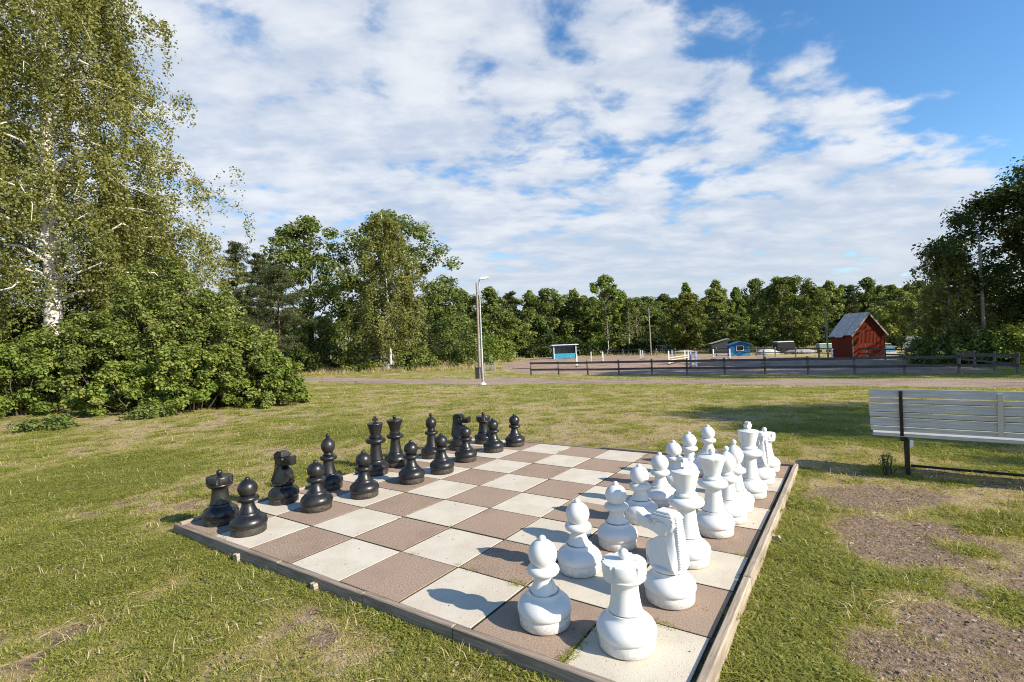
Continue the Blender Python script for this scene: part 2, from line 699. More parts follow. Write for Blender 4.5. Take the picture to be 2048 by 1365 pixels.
def resample(pl, n):
    d = np.r_[0, np.cumsum(np.hypot(*np.diff(pl, axis=0).T))]
    t = np.linspace(0, d[-1], n)
    return np.stack([np.interp(t, d, pl[:, 0]), np.interp(t, d, pl[:, 1])], -1)


def gravel_mat(name, a, b, tracks=False):
    m = Mat(name)
    P = m.pos()
    f = m.noise(26, 7, .72, P)
    g = m.noise(.55, 5, .6, P, (1, 1.6, 1))
    col = m.mix(m.ss(f, .25, .75), a, b)
    col = m.mix(m.ss(g, .4, .75), col, tuple(.72 * c for c in a))
    m.set(col, .95, 0, .1).bump(m.math('ADD', f, m.noise(4, 4, .6, P)), .9, .05)
    return m.m


M_PATH = gravel_mat('path_gravel', (.26, .19, .145), (.46, .355, .28))
M_SAND = gravel_mat('arena_sand', (.28, .19, .14), (.47, .34, .265))
near_r, far_r = resample(PN, 160), resample(PF, 160)
grid = np.zeros((9, 160, 3))
for a in range(9):
    t = a / 8
    xy = near_r * (1 - t) + far_r * t
    if a in (0, 8):
        xy = xy + (rng.random((160, 2)) - .5) * np.array([.3, .5])
    grid[a, :, 0], grid[a, :, 1] = xy[:, 0], xy[:, 1]
    grid[a, :, 2] = terrain(xy[:, 0], xy[:, 1], False) + (0.045 if 0 < a < 8 else -0.02)
sheet('gravel_path', grid, M_PATH)
# the side track that leaves the path beside the litter bin
ctr = AR.mean(0)
ring = resample(np.vstack([AR, AR[:1]]), 120)
grid = np.zeros((14, 120, 3))
for a in range(14):
    t = a / 13
    xy = ctr * (1 - t) + ring * t
    if a == 13:
        xy = xy + (rng.random((120, 2)) - .5) * .5
    grid[a, :, 0], grid[a, :, 1] = xy[:, 0], xy[:, 1]
    grid[a, :, 2] = terrain(xy[:, 0], xy[:, 1], False) + (0.05 if a < 13 else -0.03)
sheet('arena_sand', grid, M_SAND)

# ---------------------------------------------------------------- chessboard
T_LIGHT = Mat('tile_white'); m = T_LIGHT
spk = m.noise(150, 3, .6)
blot = m.noise(3.2, 5, .62)
big = m.noise(13, 5, .6)
col = m.mix(m.ss(blot, .3, .75), (.62, .565, .465), (.52, .46, .365))
col = m.mix(m.ss(big, .56, .8), col, (.50, .45, .375))
pits = m.ss(m.voro(62), .20, .08)
col = m.mix(m.math('MULTIPLY', pits, m.ss(m.noise(5, 3), .42, .62)), col, (.22, .18, .15))
col = m.mix(m.math('MULTIPLY', m.rand(), .4), col, (.50, .44, .36))
col = m.mix(m.math('MULTIPLY', m.ss(m.noise(1.4, 5, .7, m.pos()), .54, .74), .4), col, (.36, .31, .24))
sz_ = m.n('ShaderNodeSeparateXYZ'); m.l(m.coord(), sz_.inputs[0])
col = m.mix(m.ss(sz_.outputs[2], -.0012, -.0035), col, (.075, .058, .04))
m.set(col, .9, 0, .2).bump(m.math('SUBTRACT', spk, m.math('MULTIPLY', pits, .8)), .5, .004)
T_DARK = Mat('tile_brown'); m = T_DARK
gr = m.noise(115, 3, .7)
blot = m.noise(2.6, 6, .65)
col = m.mix(m.ss(gr, .36, .64), (.155, .102, .070), (.46, .342, .255))
col = m.mix(m.ss(blot, .45, .8), col, (.26, .185, .14))
col = m.mix(m.math('MULTIPLY', m.rand(), .6), col, (.35, .262, .20))
col = m.mix(m.math('MULTIPLY', m.ss(m.noise(1.1, 4, .7, m.pos()), .5, .7), .45), col, (.17, .125, .095))
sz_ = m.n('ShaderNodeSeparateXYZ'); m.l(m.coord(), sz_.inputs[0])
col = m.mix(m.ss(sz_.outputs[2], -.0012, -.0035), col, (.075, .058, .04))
m.set(col, .92, 0, .2).bump(gr, .6, .004)

board = tag(empty('chessboard', (BX0, BY0, 0), BOARD_ROT), 'large outdoor chessboard of brown and white concrete slabs in a timber frame', 'chessboard')
mbt = MB()
mbt.cbox((0, 0, -.025), (TILE - .013, TILE - .013, .05), .002)
me_l, me_d = mbt.mesh('tile', T_LIGHT.m), mbt.mesh('tile', T_DARK.m)
for i in range(8):
    for j in range(8):
        light = (i + j) % 2 == 1
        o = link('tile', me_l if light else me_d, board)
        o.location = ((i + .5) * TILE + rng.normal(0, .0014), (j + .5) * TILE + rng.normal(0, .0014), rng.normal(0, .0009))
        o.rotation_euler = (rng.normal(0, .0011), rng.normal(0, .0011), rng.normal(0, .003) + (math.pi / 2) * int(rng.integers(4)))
m = Mat('joint_moss')
P = m.pos()
m.set(m.mix(m.ss(m.noise(22, 5, .6, P), .4, .65), (.055, .042, .03), (.075, .085, .03)), .95, 0, .1).bump(m.noise(90, 4, .6, P), .8, .01)
MB().box((4 * TILE + .008, 4 * TILE, -.041), (8 * TILE + .075, 8 * TILE + .05, .07)).build('joint_bed', m.m, board)


def wood_mat(name, a, b, sc=(2, 30, 30), rough=.85, axis=None):
    m = Mat(name)
    g = m.noise(3, 6, .65, None, sc)
    k = m.noise(1.3, 4, .6)
    col = m.mix(m.ss(g, .3, .7), a, b)
    col = m.mix(m.ss(k, .5, .8), col, tuple(.6 * c for c in a))
    m.set(col, rough, 0, .2).bump(g, .4, .005)
    return m.m


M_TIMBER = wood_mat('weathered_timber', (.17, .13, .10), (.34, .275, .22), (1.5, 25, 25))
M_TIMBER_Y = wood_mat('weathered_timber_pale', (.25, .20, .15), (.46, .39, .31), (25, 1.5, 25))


def frame_plank(x0, x1, y0, y1, z0, z1, mat, bend=0.0):
    mb = MB()
    mb.cbox((0, 0, 0), (x1 - x0, y1 - y0, z1 - z0), .005)
    o = mb.build('frame_plank', mat, board)
    o.location = ((x0 + x1) / 2, (y0 + y1) / 2, (z0 + z1) / 2)
    o.rotation_euler = (0, 0, bend)
    return o


e = 8 * TILE
for a, b, z, bd in ((-.05, 1.43, .012, .0), (1.436, 2.26, .010, .002), (2.266, 2.92, .013, -.002), (2.926, 4.02, .012, .001)):
    frame_plank(a, b, -.044, -.008, -.14, z, M_TIMBER, bd)
for a, b, z, bd in ((-.046, 1.15, .028, .001), (1.156, 2.45, .030, -.0015), (2.456, 4.03, .027, .001)):
    frame_plank(e + .022, e + .062, a, b, -.14, z, M_TIMBER_Y, bd)
for a, b in ((-.002, 1.7), (1.706, 3.2), (3.206, 4.0)):
    frame_plank(-.052, -.010, a, b, -.12, .016, M_TIMBER_Y)
for a, b, z in ((-.05, 1.9, .004), (1.906, 4.04, .022)):
    frame_plank(a, b, e + .008, e + .05, -.12, z, M_TIMBER)
for (x, y, h) in ((.96, -.060, -.022), (1.85, -.062, -.018), (e + .09, 2.0, -.02)):
    mb = MB()
    mb.prism([(-.022, -.2), (.022, -.2), (.024, h - .012), (.012, h + .002), (-.01, h - .006), (-.024, h - .002)], -.014, .014)
    o = mb.build('frame_stake', M_TIMBER_Y, board)
    o.location = (x, y, 0)
    o.rotation_euler = (0, 0, rng.normal(0, .2))

# ---------------------------------------------------------------- chess pieces


def piece_mat(name, white):
    m = Mat(name)
    P = m.coord()
    sep = m.n('ShaderNodeSeparateXYZ'); m.l(P, sep.inputs[0])
    z = sep.outputs[2]
    off = m.n('ShaderNodeVectorMath', operation='ADD')
    m.l(P, off.inputs[0])
    sc = m.n('ShaderNodeVectorMath', operation='SCALE'); sc.inputs[0].default_value = (37, 23, 11); m.l(m.rand(), sc.inputs[3]); m.l(sc.outputs[0], off.inputs[1])
    V = off.outputs[0]
    n1, n2 = m.noise(9, 6, .65, V), m.noise(60, 4, .7, V)
    speck = m.ss(m.voro(85, V), .17, .08)
    base_z = m.ss(m.math('ADD', z, m.math('MULTIPLY', m.math('SUBTRACT', n1, .5), .05)), .075, .02)
    if white:
        col = m.mix(m.ss(n1, .42, .72), (.68, .68, .665), (.62, .615, .595))
        col = m.mix(m.math('MULTIPLY', base_z, m.ss(n2, .35, .7)), col, (.52, .47, .39))
        col = m.mix(m.math('MULTIPLY', speck, m.math('ADD', m.math('MULTIPLY', base_z, .8), m.ss(n1, .6, .75, 0, .35))), col, (.13, .10, .08))
        ring = m.math('MULTIPLY', m.ss(z, .1545, .157), m.ss(z, .161, .1585))
        col = m.mix(m.math('MULTIPLY', ring, m.ss(n1, .35, .55)), col, (.10, .085, .07))
        seam = m.math('MULTIPLY', m.ss(m.math('ABSOLUTE', sep.outputs[1]), .0016, .0006), m.ss(z, .165, .18))
        col = m.mix(m.math('MULTIPLY', seam, m.ss(n1, .4, .55)), col, (.20, .17, .14))
        col = m.mix(m.math('MULTIPLY', m.ss(m.noise(3, 5, .65, V), .58, .74), .22), col, (.46, .44, .40))
        m.set(col, m.ss(n1, .2, .8, .28, .42), 0, .45)
    else:
        col = m.mix(m.ss(n1, .4, .75), (.010, .010, .011), (.024, .022, .021))
        col = m.mix(m.math('MULTIPLY', base_z, m.ss(n2, .3, .72)), col, (.085, .070, .055))
        col = m.mix(m.math('MULTIPLY', m.ss(n2, .55, .8), m.ss(n1, .45, .7)), col, (.06, .052, .045))
        col = m.mix(m.math('MULTIPLY', m.ss(m.noise(6, 6, .75, V), .52, .74), .5), col, (.055, .05, .046))
        col = m.mix(m.math('MULTIPLY', speck, m.math('MULTIPLY', base_z, .6)), col, (.45, .42, .38))
        m.set(col, m.math('ADD', m.ss(n2, .2, .8, .26, .46), m.math('MULTIPLY', base_z, .28)), 0, .5)
        m.bump(n2, .12, .004)
    return m.m


BASE = [(.118, 0), (.124, .005), (.1255, .042), (.1225, .050), (.1225, .054), (.1290, .058), (.1325, .068), (.1335, .080), (.131, .094), (.122, .110), (.107, .124), (.094, .132), (.086, .138), (.0815, .146), (.0795, .154), (.074, .1555)]


def shaft(r0, r1, z1):
    out = [(.070, .1562), (r0, .160)]
    for t in (.2, .4, .6, .8, 1.0):
        out.append((r0 + (r1 - r0) * (1 - (1 - t) ** 1.7), .160 + (z1 - .160) * t))
    return out


def collar(r, z, h, rin0, rin1):
    out = [(rin0, z - h)]
    for a in (-72, -45, -20, 0, 20, 45, 72):
        out.append((rin0 + (r - rin0) * math.cos(R(a)) ** .8 if abs(a) < 60 else rin0 + (r - rin0) * .42, z + h * math.sin(R(a)) * .95))
    out.append((rin1, z + h))
    return out


def ball(r, z, a0=-60, a1=75, n=12, sz=1.0):
    return [(r * math.cos(R(a)), z + sz * r * math.sin(R(a))) for a in np.linspace(a0, a1, n)]


def knob(r, z):
    return [(.010, z - r * 1.35), (.0105, z - r * .95)] + ball(r, z, -55, 88, 10)


BODY = {
    'pawn': (shaft(.067, .043, .232) + collar(.080, .258, .024, .045, .047) + ball(.0705, .334, -48, 78, 14), knob(.020, .4010 + .004)),
    'bishop': (shaft(.069, .050, .280) + collar(.083, .304, .023, .052, .045) + [(.047, .332), (.051, .338), (.048, .345), (.042, .349), (.040, .356)]
               + [(.050, .368), (.060, .385), (.066, .404), (.068, .422), (.066, .440), (.059, .458), (.047, .475), (.032, .490), (.020, .499), (.013, .504)], knob(.0205, .524)),
    'queen': (shaft(.073, .052, .315) + collar(.100, .342, .028, .054, .060) + [(.063, .376), (.066, .382), (.062, .389), (.054, .395), (.053, .404), (.058, .42), (.066, .45), (.078, .485), (.090, .512), (.094, .522), (.092, .528), (.07, .536), (.03, .541)], knob(.022, .562)),
    'king': (shaft(.074, .055, .335) + collar(.108, .364, .031, .058, .062) + [(.066, .402), (.070, .409), (.066, .417), (.056, .423), (.055, .432), (.06, .45), (.07, .49), (.081, .533), (.086, .546), (.083, .552), (.05, .560), (.026, .565)], None),
    'rook': (shaft(.075, .060, .272) + [(.063, .279), (.080, .292), (.092, .303), (.0955, .309), (.0925, .315), (.094, .320), (.0975, .326), (.0985, .345), (.0985, .372), (.0965, .376), (.06, .379), (.02, .381)], knob(.0235, .407)),
}


def rook_rf(r, z, t):
    if .324 < z < .377 and r > .09:
        a = (t / (2 * math.pi) * 6) % 1.0
        if a < .13 and z > .335:
            return r * .90
    return r


def queen_rf(r, z, t):
    if .50 < z < .533 and r > .085:
        return r * (1.0 + .045 * abs(math.sin(t * 4.5)) - .03)
    return r


def slab(bm, poly, th, bev=.008):
    """closed solid from a side outline in x,z; half thickness th(u, z); rounded by an inset rim"""
    P2 = np.array(poly)
    n = len(P2)
    area = sum(P2[k][0] * P2[(k + 1) % n][1] - P2[(k + 1) % n][0] * P2[k][1] for k in range(n))
    sg = 1 if area > 0 else -1
    nrm = []
    for k in range(n):
        d = P2[(k + 1) % n] - P2[k - 1]
        nn = np.array([-d[1], d[0]]) * sg
        nrm.append(nn / (np.linalg.norm(nn) + 1e-9))
    layers = [(-1, bev), (-.88, bev * .28), (-.7, 0), (.7, 0), (.88, bev * .28), (1, bev)]
    rows = []
    for s_, ins in layers:
        rows.append([bm.verts.new((P2[k][0] + nrm[k][0] * ins, s_ * th(*P2[k]), P2[k][1] + nrm[k][1] * ins)) for k in range(n)])
    for a, b in zip(rows[:-1], rows[1:]):
        for k in range(n):
            bm.faces.new((a[k], a[(k + 1) % n], b[(k + 1) % n], b[k]))
    f0, f1 = bm.faces.new(rows[0][::-1]), bm.faces.new(rows[-1])
    bmesh.ops.triangulate(bm, faces=[f0, f1], ngon_method='EAR_CLIP')


def knight_body(mat):
    bm = bmesh.new()
    neck = [(.078, .163), (.098, .180), (.124, .206), (.133, .236), (.127, .262), (.098, .288), (.064, .308), (.034, .330), (.030, .392), (-.05, .425), (-.060, .40), (-.068, .30), (-.082, .20), (-.076, .163)]
    slab(bm, neck, lambda u, z: float(np.interp(z, [.16, .20, .25, .31, .345, .43], [.070, .082, .072, .048, .034, .034])) * float(np.interp(u, [.03, .10, .133], [1, .80, .22])), .014)
    head = [(.012, .336), (.046, .340), (.086, .353), (.124, .346), (.158, .352), (.171, .362), (.174, .424), (.163, .436), (.138, .421), (.108, .405), (.082, .407), (.064, .420), (.0, .434), (-.058, .432), (-.068, .40), (-.046, .362)]
    slab(bm, head, lambda u, z: float(np.interp(u, [.04, .09, .13, .174], [.050, .040, .032, .034])), .009)
    slab(bm, [(.066, .422), (.062, .441), (-.056, .441), (-.066, .422)], lambda u, z: .052, .003)
    slab(bm, [(.056, .438), (.050, .453), (-.048, .453), (-.056, .438)], lambda u, z: .045, .003)
    slab(bm, [(.046, .450), (.040, .464), (-.034, .464), (-.046, .450)], lambda u, z: .037, .003)
    slab(bm, [(.008 + .042 * math.cos(t), .376 + .042 * math.sin(t)) for t in np.linspace(0, 2 * math.pi, 20, endpoint=False)], lambda u, z: .0575, .006)
    mane, z = [(-.045, .445), (-.066, .443)], .438
    while z > .20:
        f = (.438 - z) / .238
        mane += [(-.066 - .022 * f, z), (-.076 - .026 * f, z - .007)]
        z -= .0125
    mane += [(-.092, .188), (-.06, .18), (-.045, .30)]
    slab(bm, mane, lambda u, z: float(np.interp(z, [.18, .44], [.044, .026])), .0012)
    bmesh.ops.recalc_face_normals(bm, faces=bm.faces)
    me = bpy.data.meshes.new('body'); bm.to_mesh(me); bm.free()
    me.materials.append(mat)
    me.polygons.foreach_set('use_smooth', [True] * len(me.polygons)); me.set_sharp_from_angle(angle=R(33))
    return me


MESHES = {}
for cname, white in (('white', True), ('black', False)):
    mt = piece_mat('painted_plastic_' + cname, white)
    MESHES[cname, 'base'] = MB().lathe(BASE, 48).mesh('base', mt, 50)
    for kind, (bd, kn) in BODY.items():
        rf = {'rook': rook_rf, 'queen': queen_rf}.get(kind)
        nseg = {'rook': 96, 'queen': 72}.get(kind, 48)
        MESHES[cname, kind] = MB().lathe(bd, nseg, rf).mesh('body', mt, 40)
        if kn:
            MESHES[cname, kind + '_top'] = MB().lathe(kn, 24).mesh('finial', mt, 60)
    mb = MB()
    mb.prism([(-.016, .563), (.016, .563), (.013, .580), (.030, .578), (.032, .606), (.014, .603), (.017, .626), (-.017, .626), (-.014, .603), (-.032, .606), (-.030, .578), (-.013, .580)], -.017, .017)
    MESHES[cname, 'king_top'] = mb.mesh('cross', mt)
    MESHES[cname, 'knight'] = knight_body(mt)
    MESHES[cname, 'knight_collar'] = MB().lathe([(.070, .1562), (.083, .160), (.091, .168), (.088, .178), (.075, .186)], 48).mesh('collar', mt, 40)
    MESHES[cname, 'eye'] = MB().sphere((0, 0, 0), .011, 14, 8).mesh('eye', mt, 180)


def chess_piece(colour, kind, i, j, face, label, group=None):
    x, y = board_xy(i, j)
    root = tag(empty('chess_' + kind, (x, y, .003), BOARD_ROT + face + rng.normal(0, .06)), label, 'chess piece', group)
    link('base', MESHES[colour, 'base'], root)
    b = link('body', MESHES[colour, kind], root)
    if kind == 'knight':
        link('collar', MESHES[colour, 'knight_collar'], root)
        for sg in (-1, 1):
            e = link('eye', MESHES[colour, 'eye'], b); e.location = (.074, sg * .048, .402); e.scale = (1.25, 1.25, 1.25)
    elif kind == 'king':
        link('cross', MESHES[colour, 'king_top'], root)
    else:
        link('finial', MESHES[colour, kind + '_top'], root)
    return root


PI = math.pi
ordn = ['first', 'second', 'third', 'fourth', 'fifth', 'sixth', 'seventh', 'eighth']
for k, (i, j) in enumerate([(1.36, .36), (1.345, 1.56), (1.5, 2.465), (1.60, 3.585), (1.65, 4.445), (1.425, 5.535), (1.43, 6.645), (1.53, 7.48)]):
    chess_piece('black', 'pawn', i, j, 0, 'black plastic pawn, %s of the black pawn row counted from the near left corner' % ordn[k], 'black pawns')
for k, (i, j) in enumerate([(6.56, .47), (6.34, 1.665), (6.46, 2.555), (6.40, 3.61), (6.43, 4.49), (6.34, 5.57), (6.37, 6.51), (6.51, 7.46)]):
    chess_piece('white', 'pawn', i, j, 0, 'white plastic pawn, %s of the white pawn row counted from the near edge' % ordn[k], 'white pawns')
for kind, i, j, lab in [('rook', .48, .375, 'black rook standing in the near left corner of the board'), ('knight', .40, 1.53, 'black knight beside the near black rook, head turned to the right'),
                        ('bishop', .42, 2.485, 'black bishop between the near black knight and the black king'), ('king', .41, 3.70, 'black king with a cross on top'),
                        ('queen', .21, 4.45, 'black queen with a small ball on top, beside the black king'), ('bishop', .41, 5.455, 'black bishop standing beyond the black queen'),
                        ('knight', .42, 6.5, 'black knight near the far left corner, partly hidden by a pawn'), ('rook', .53, 7.42, 'black rook in the far left corner of the board')]:
    chess_piece('black', kind, i, j, (0 if kind == 'knight' else (.9 if kind == 'king' else .4)), lab)
for kind, i, j, fc, lab in [('rook', 7.38, .52, .3, 'white rook nearest the camera, on the corner slab at the bottom edge'), ('knight', 7.47, 1.51, PI - .2, 'white knight beside the near white rook, head turned to the left'),
                            ('king', 7.39, 2.51, .75, 'white king standing close behind the near white knight'), ('queen', 7.46, 3.605, .2, 'white queen with a scalloped crown rim and ball'),
                            ('bishop', 7.52, 4.235, .2, 'white bishop close behind the white queen, nearer of the touching pair'), ('bishop', 7.53, 4.77, .2, 'white bishop further of the touching pair, beside the far white king'),
                            ('king', 7.61, 5.575, 1.2, 'white king standing further back on the right edge of the board'), ('knight', 7.62, 6.52, PI - .2, 'white knight behind the far white king'),
                            ('rook', 7.6, 7.46, .2, 'white rook in the far right corner of the board')]:
    chess_piece('white', kind, i, j, fc, lab)
# ---------------------------------------------------------------- bench
M_WHITEWOOD = Mat('white_painted_wood'); m = M_WHITEWOOD
g = m.noise(4, 6, .65, None, (1.2, 40, 40))
w = m.noise(2.2, 5, .6)
col = m.mix(m.ss(g, .35, .7), (.37, .35, .32), (.56, .535, .495))
col = m.mix(m.ss(w, .52, .78), col, (.30, .28, .25))
m.set(col, .5, 0, .4).bump(g, .15, .003)
M_BLACKSTEEL = plain('black_steel', (.014, .011, .010), .45, 0.0, .2, 20, .1)
M_LABEL = plain('paper_tag', (.72, .72, .70), .6, 0, .05)
bx, by = 3.45, 4.93
bench = tag(empty('park_bench', (bx, by, 0), math.atan2(-.59, .80)), 'white slatted park bench with a black steel frame, seen from behind at the right edge', 'bench')
BL = 1.86
z = .795
lean = lambda zz: .012 + (.795 - zz) * .16
tilt = Matrix.Rotation(-math.atan(.16), 3, 'X')
for h in (.076, .042, .076, .042, .076, .042):
    zc_ = z - h / 2
    mb = MB(); mb.cbox((0, 0, 0), (BL, .022, h), .003)
    o = mb.build('back_slat', M_WHITEWOOD.m, bench)
    o.location = (BL / 2 + rng.normal(0, .002), lean(zc_), zc_); o.rotation_euler = tilt.to_euler()
    z -= h + .011
for k in range(6):
    mb = MB(); mb.cbox((0, 0, 0), (BL - .015, .062, .026), .004)
    o = mb.build('seat_slat', M_WHITEWOOD.m, bench); o.location = (BL / 2 + .01, .085 + k * .070, .352 + .006 * (k > 3))
for x in (.245, 1.62):
    mb = MB(); mb.prism([(-.014, .30), (.014, .30), (.014, .79), (-.014, .79)], -.006, .006)
    o = mb.build('back_support', M_BLACKSTEEL, bench)
    o.location = (x, lean(.0) - .024, 0); o.rotation_euler = (math.atan(.16), 0, 0)
    MB().box((x, .24, .325), (.03, .44, .024)).build('seat_bearer', M_BLACKSTEEL, bench)
    MB().box((x + .035, .055, .130), (.035, .035, .372)).build('leg', M_BLACKSTEEL, bench)
    MB().box((x + .035, .44, .130), (.035, .035, .372)).build('leg', M_BLACKSTEEL, bench)
    MB().box((x + .035, .2475, -.03), (.034, .349, .03)).build('foot_bar', M_BLACKSTEEL, bench)
MB().box((.97, .36, .006), (1.32, .022, .022)).build('ground_rail', M_BLACKSTEEL, bench)
mb = MB(); mb.prism([(-.018, .395), (.018, .395), (.018, .785), (-.018, .785)], -.006, .006)
o = mb.build('back_batten', M_WHITEWOOD.m, bench); o.location = (.93, lean(.0) - .020, 0); o.rotation_euler = (math.atan(.16), 0, 0)
MB().box((.315, .030, .285), (.026, .003, .07)).build('tag', M_LABEL, bench)

# ---------------------------------------------------------------- foliage


def unit(v):
    return v / (np.linalg.norm(v, axis=-1, keepdims=True) + 1e-9)


def leaf_quads(c, size, up=.35, aspect=.62, outw=None, r=rng, droop=0.0):
    n = len(c)
    nm = unit(r.normal(size=(n, 3)))
    nm[:, 2] = np.abs(nm[:, 2])
    nm = nm + np.array([0, 0, up])
    if outw is not None:
        nm = nm + outw
    nm = unit(nm)
    a = unit(np.cross(nm, unit(r.normal(size=(n, 3)))))
    if droop:
        a = unit(a + np.array([0, 0, -droop])); nm = unit(np.cross(a, unit(r.normal(size=(n, 3)))))
    b = np.cross(nm, a)
    s = (size * (0.5 + 1.0 * r.random(n) ** 1.3))[:, None]
    L, Wd = a * s * .5, b * s * .5 * aspect
    return np.stack([c - L, c + Wd - L * .1, c + L, c - Wd - L * .1], 1)


G_BIRCH = [(0, (.085, .102, .026)), (.45, (.165, .178, .046)), (.8, (.245, .245, .072)), (1, (.33, .285, .085))]
G_OAK = [(0, (.062, .090, .025)), (.5, (.13, .175, .044)), (.85, (.20, .23, .064)), (1, (.27, .26, .08))]
G_MAPLE = [(0, (.046, .072, .016)), (.5, (.095, .135, .026)), (.85, (.16, .185, .038)), (1, (.24, .20, .045))]
G_AUT = [(0, (.060, .085, .018)), (.45, (.12, .155, .030)), (.80, (.19, .19, .038)), (1, (.28, .16, .04))]
G_SHRUB = [(0, (.070, .095, .022)), (.5, (.155, .195, .044)), (.85, (.27, .295, .08)), (1, (.40, .35, .10))]
G_LIME = [(0, (.080, .120, .022)), (.5, (.155, .215, .038)), (.85, (.24, .275, .06)), (1, (.34, .30, .07))]
G_PINE = [(0, (.046, .066, .028)), (.5, (.085, .105, .045)), (1, (.14, .15, .07))]
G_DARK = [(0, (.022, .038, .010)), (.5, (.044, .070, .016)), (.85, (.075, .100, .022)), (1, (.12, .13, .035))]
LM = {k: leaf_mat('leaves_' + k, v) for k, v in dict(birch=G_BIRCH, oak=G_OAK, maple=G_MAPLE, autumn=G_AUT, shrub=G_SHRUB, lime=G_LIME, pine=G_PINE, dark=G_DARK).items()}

m = Mat('birch_bark')
P = m.coord()
st = m.noise(1.0, 4, .6, P, (5, 5, 26))
pt = m.noise(1.0, 5, .65, P, (4, 4, 5))
col = m.mix(m.ss(st, .56, .66), (.58, .55, .50), (.07, .055, .045))
col = m.mix(m.ss(pt, .58, .68), col, (.06, .05, .042))
m.set(col, .75, 0, .2).bump(pt, .5, .03)
M_BIRCH = m.m
M_BARK = plain('dark_bark', (.085, .066, .050), .9, 0, .35, 5, .8)
M_PINEBARK = Mat('pine_bark'); m = M_PINEBARK
sp = m.n('ShaderNodeSeparateXYZ'); m.l(m.coord(), sp.inputs[0])
nz = m.noise(3, 6, .7, None, (1, 1, .4))
m.set(m.mix(m.ss(nz, .35, .65), (.15, .10, .075), (.30, .20, .15)), .9, 0, .15).bump(nz, .8, .05)
M_PINEBARK = M_PINEBARK.m
M_GREYTWIG = plain('grey_dead_wood', (.30, .26, .22), .9, 0, .2, 4)


def limb(p0, p1, r0, r1, r, n=5, wob=.06, sag=0.0):
    p0, p1 = np.array(p0, float), np.array(p1, float)
    L = np.linalg.norm(p1 - p0)
    pts, rad = [], []
    for k in range(n + 1):
        t = k / n
        p = p0 * (1 - t) + p1 * t
        if 0 < k < n:
            p = p + r.normal(size=3) * wob * L * .5
        p[2] += sag * L * math.sin(math.pi * t)
        pts.append(p); rad.append(r0 * (1 - t) + r1 * t)
    return pts, rad


def broadleaf(seed, H, W, h0=.18, wide=.45, nclus=90, per=110, leaf=.33, rc=.16, mat='oak', bark=None, top=.6, trunk_r=None, lobes=.55, crown_only_tint=0.0):
    r = np.random.default_rng(seed)
    nz = VNoise(seed + 100)
    mb = MB()
    tr = trunk_r or H * .018
    lean_ = r.normal(0, .012, 2) * H
    tp = [(lean_[0] * t * t, lean_[1] * t * t, H * .86 * t - .15) for t in np.linspace(0, 1, 8)]
    mb.tube(tp, [tr * (1.25 if k == 0 else 1 - .85 * k / 7) for k in range(8)], 10)
    cs = []
    tries = 0
    while len(cs) < nclus and tries < nclus * 40:
        tries += 1
        f = r.random()
        az = r.random() * 2 * PI
        env = (f / wide) ** .55 if f < wide else max(0, 1 - ((f - wide) / (1 - wide)) ** 1.9) ** top
        env *= (1 - lobes / 2) + lobes * float(nz.fbm(3 + 1.6 * math.cos(az) + f * 5, 3 + 1.6 * math.sin(az) + f * 3, 2)) * 1.4
        q = r.random() ** .42
        x, y, zz = math.cos(az) * q * env * W / 2, math.sin(az) * q * env * W / 2, H * (h0 + (1 - h0) * f)
        cs.append((x + lean_[0] * f, y + lean_[1] * f, zz, q))
    for k in range(0, len(cs), max(1, len(cs) // 26)):
        c = cs[k]
        zb = max(H * h0 * .7, c[2] - .35 * math.hypot(c[0], c[1]) - H * .12)
        t = zb / (H * .86)
        p, q = limb((lean_[0] * t * t, lean_[1] * t * t, zb), c[:3], tr * .42 * (1 - .6 * t), tr * .06, r)
        mb.tube(p, q, 6, False)
    allc, allo, tint = [], [], []
    for (x, y, zz, q) in cs:
        n = int(per * (.6 + .8 * r.random()))
        rr = rc * W / 2 * (.75 + .6 * r.random())
        d = unit(r.normal(size=(n, 3))) * (r.random(n) ** .5)[:, None] * rr * np.array([1, 1, .72])
        allc.append(np.array([x, y, zz]) + d)
        allo.append(unit(d) * .7)
        tint.append(np.clip(r.random() * .5 + r.normal(.28, .16, n), 0, 1))
    Cc = np.vstack(allc)
    V = leaf_quads(Cc, leaf, .35, .68, np.vstack(allo), r)
    return mb.mesh('trunk', bark or M_BARK, 180), quad_mesh('crown', V, LM[mat], np.concatenate(tint))


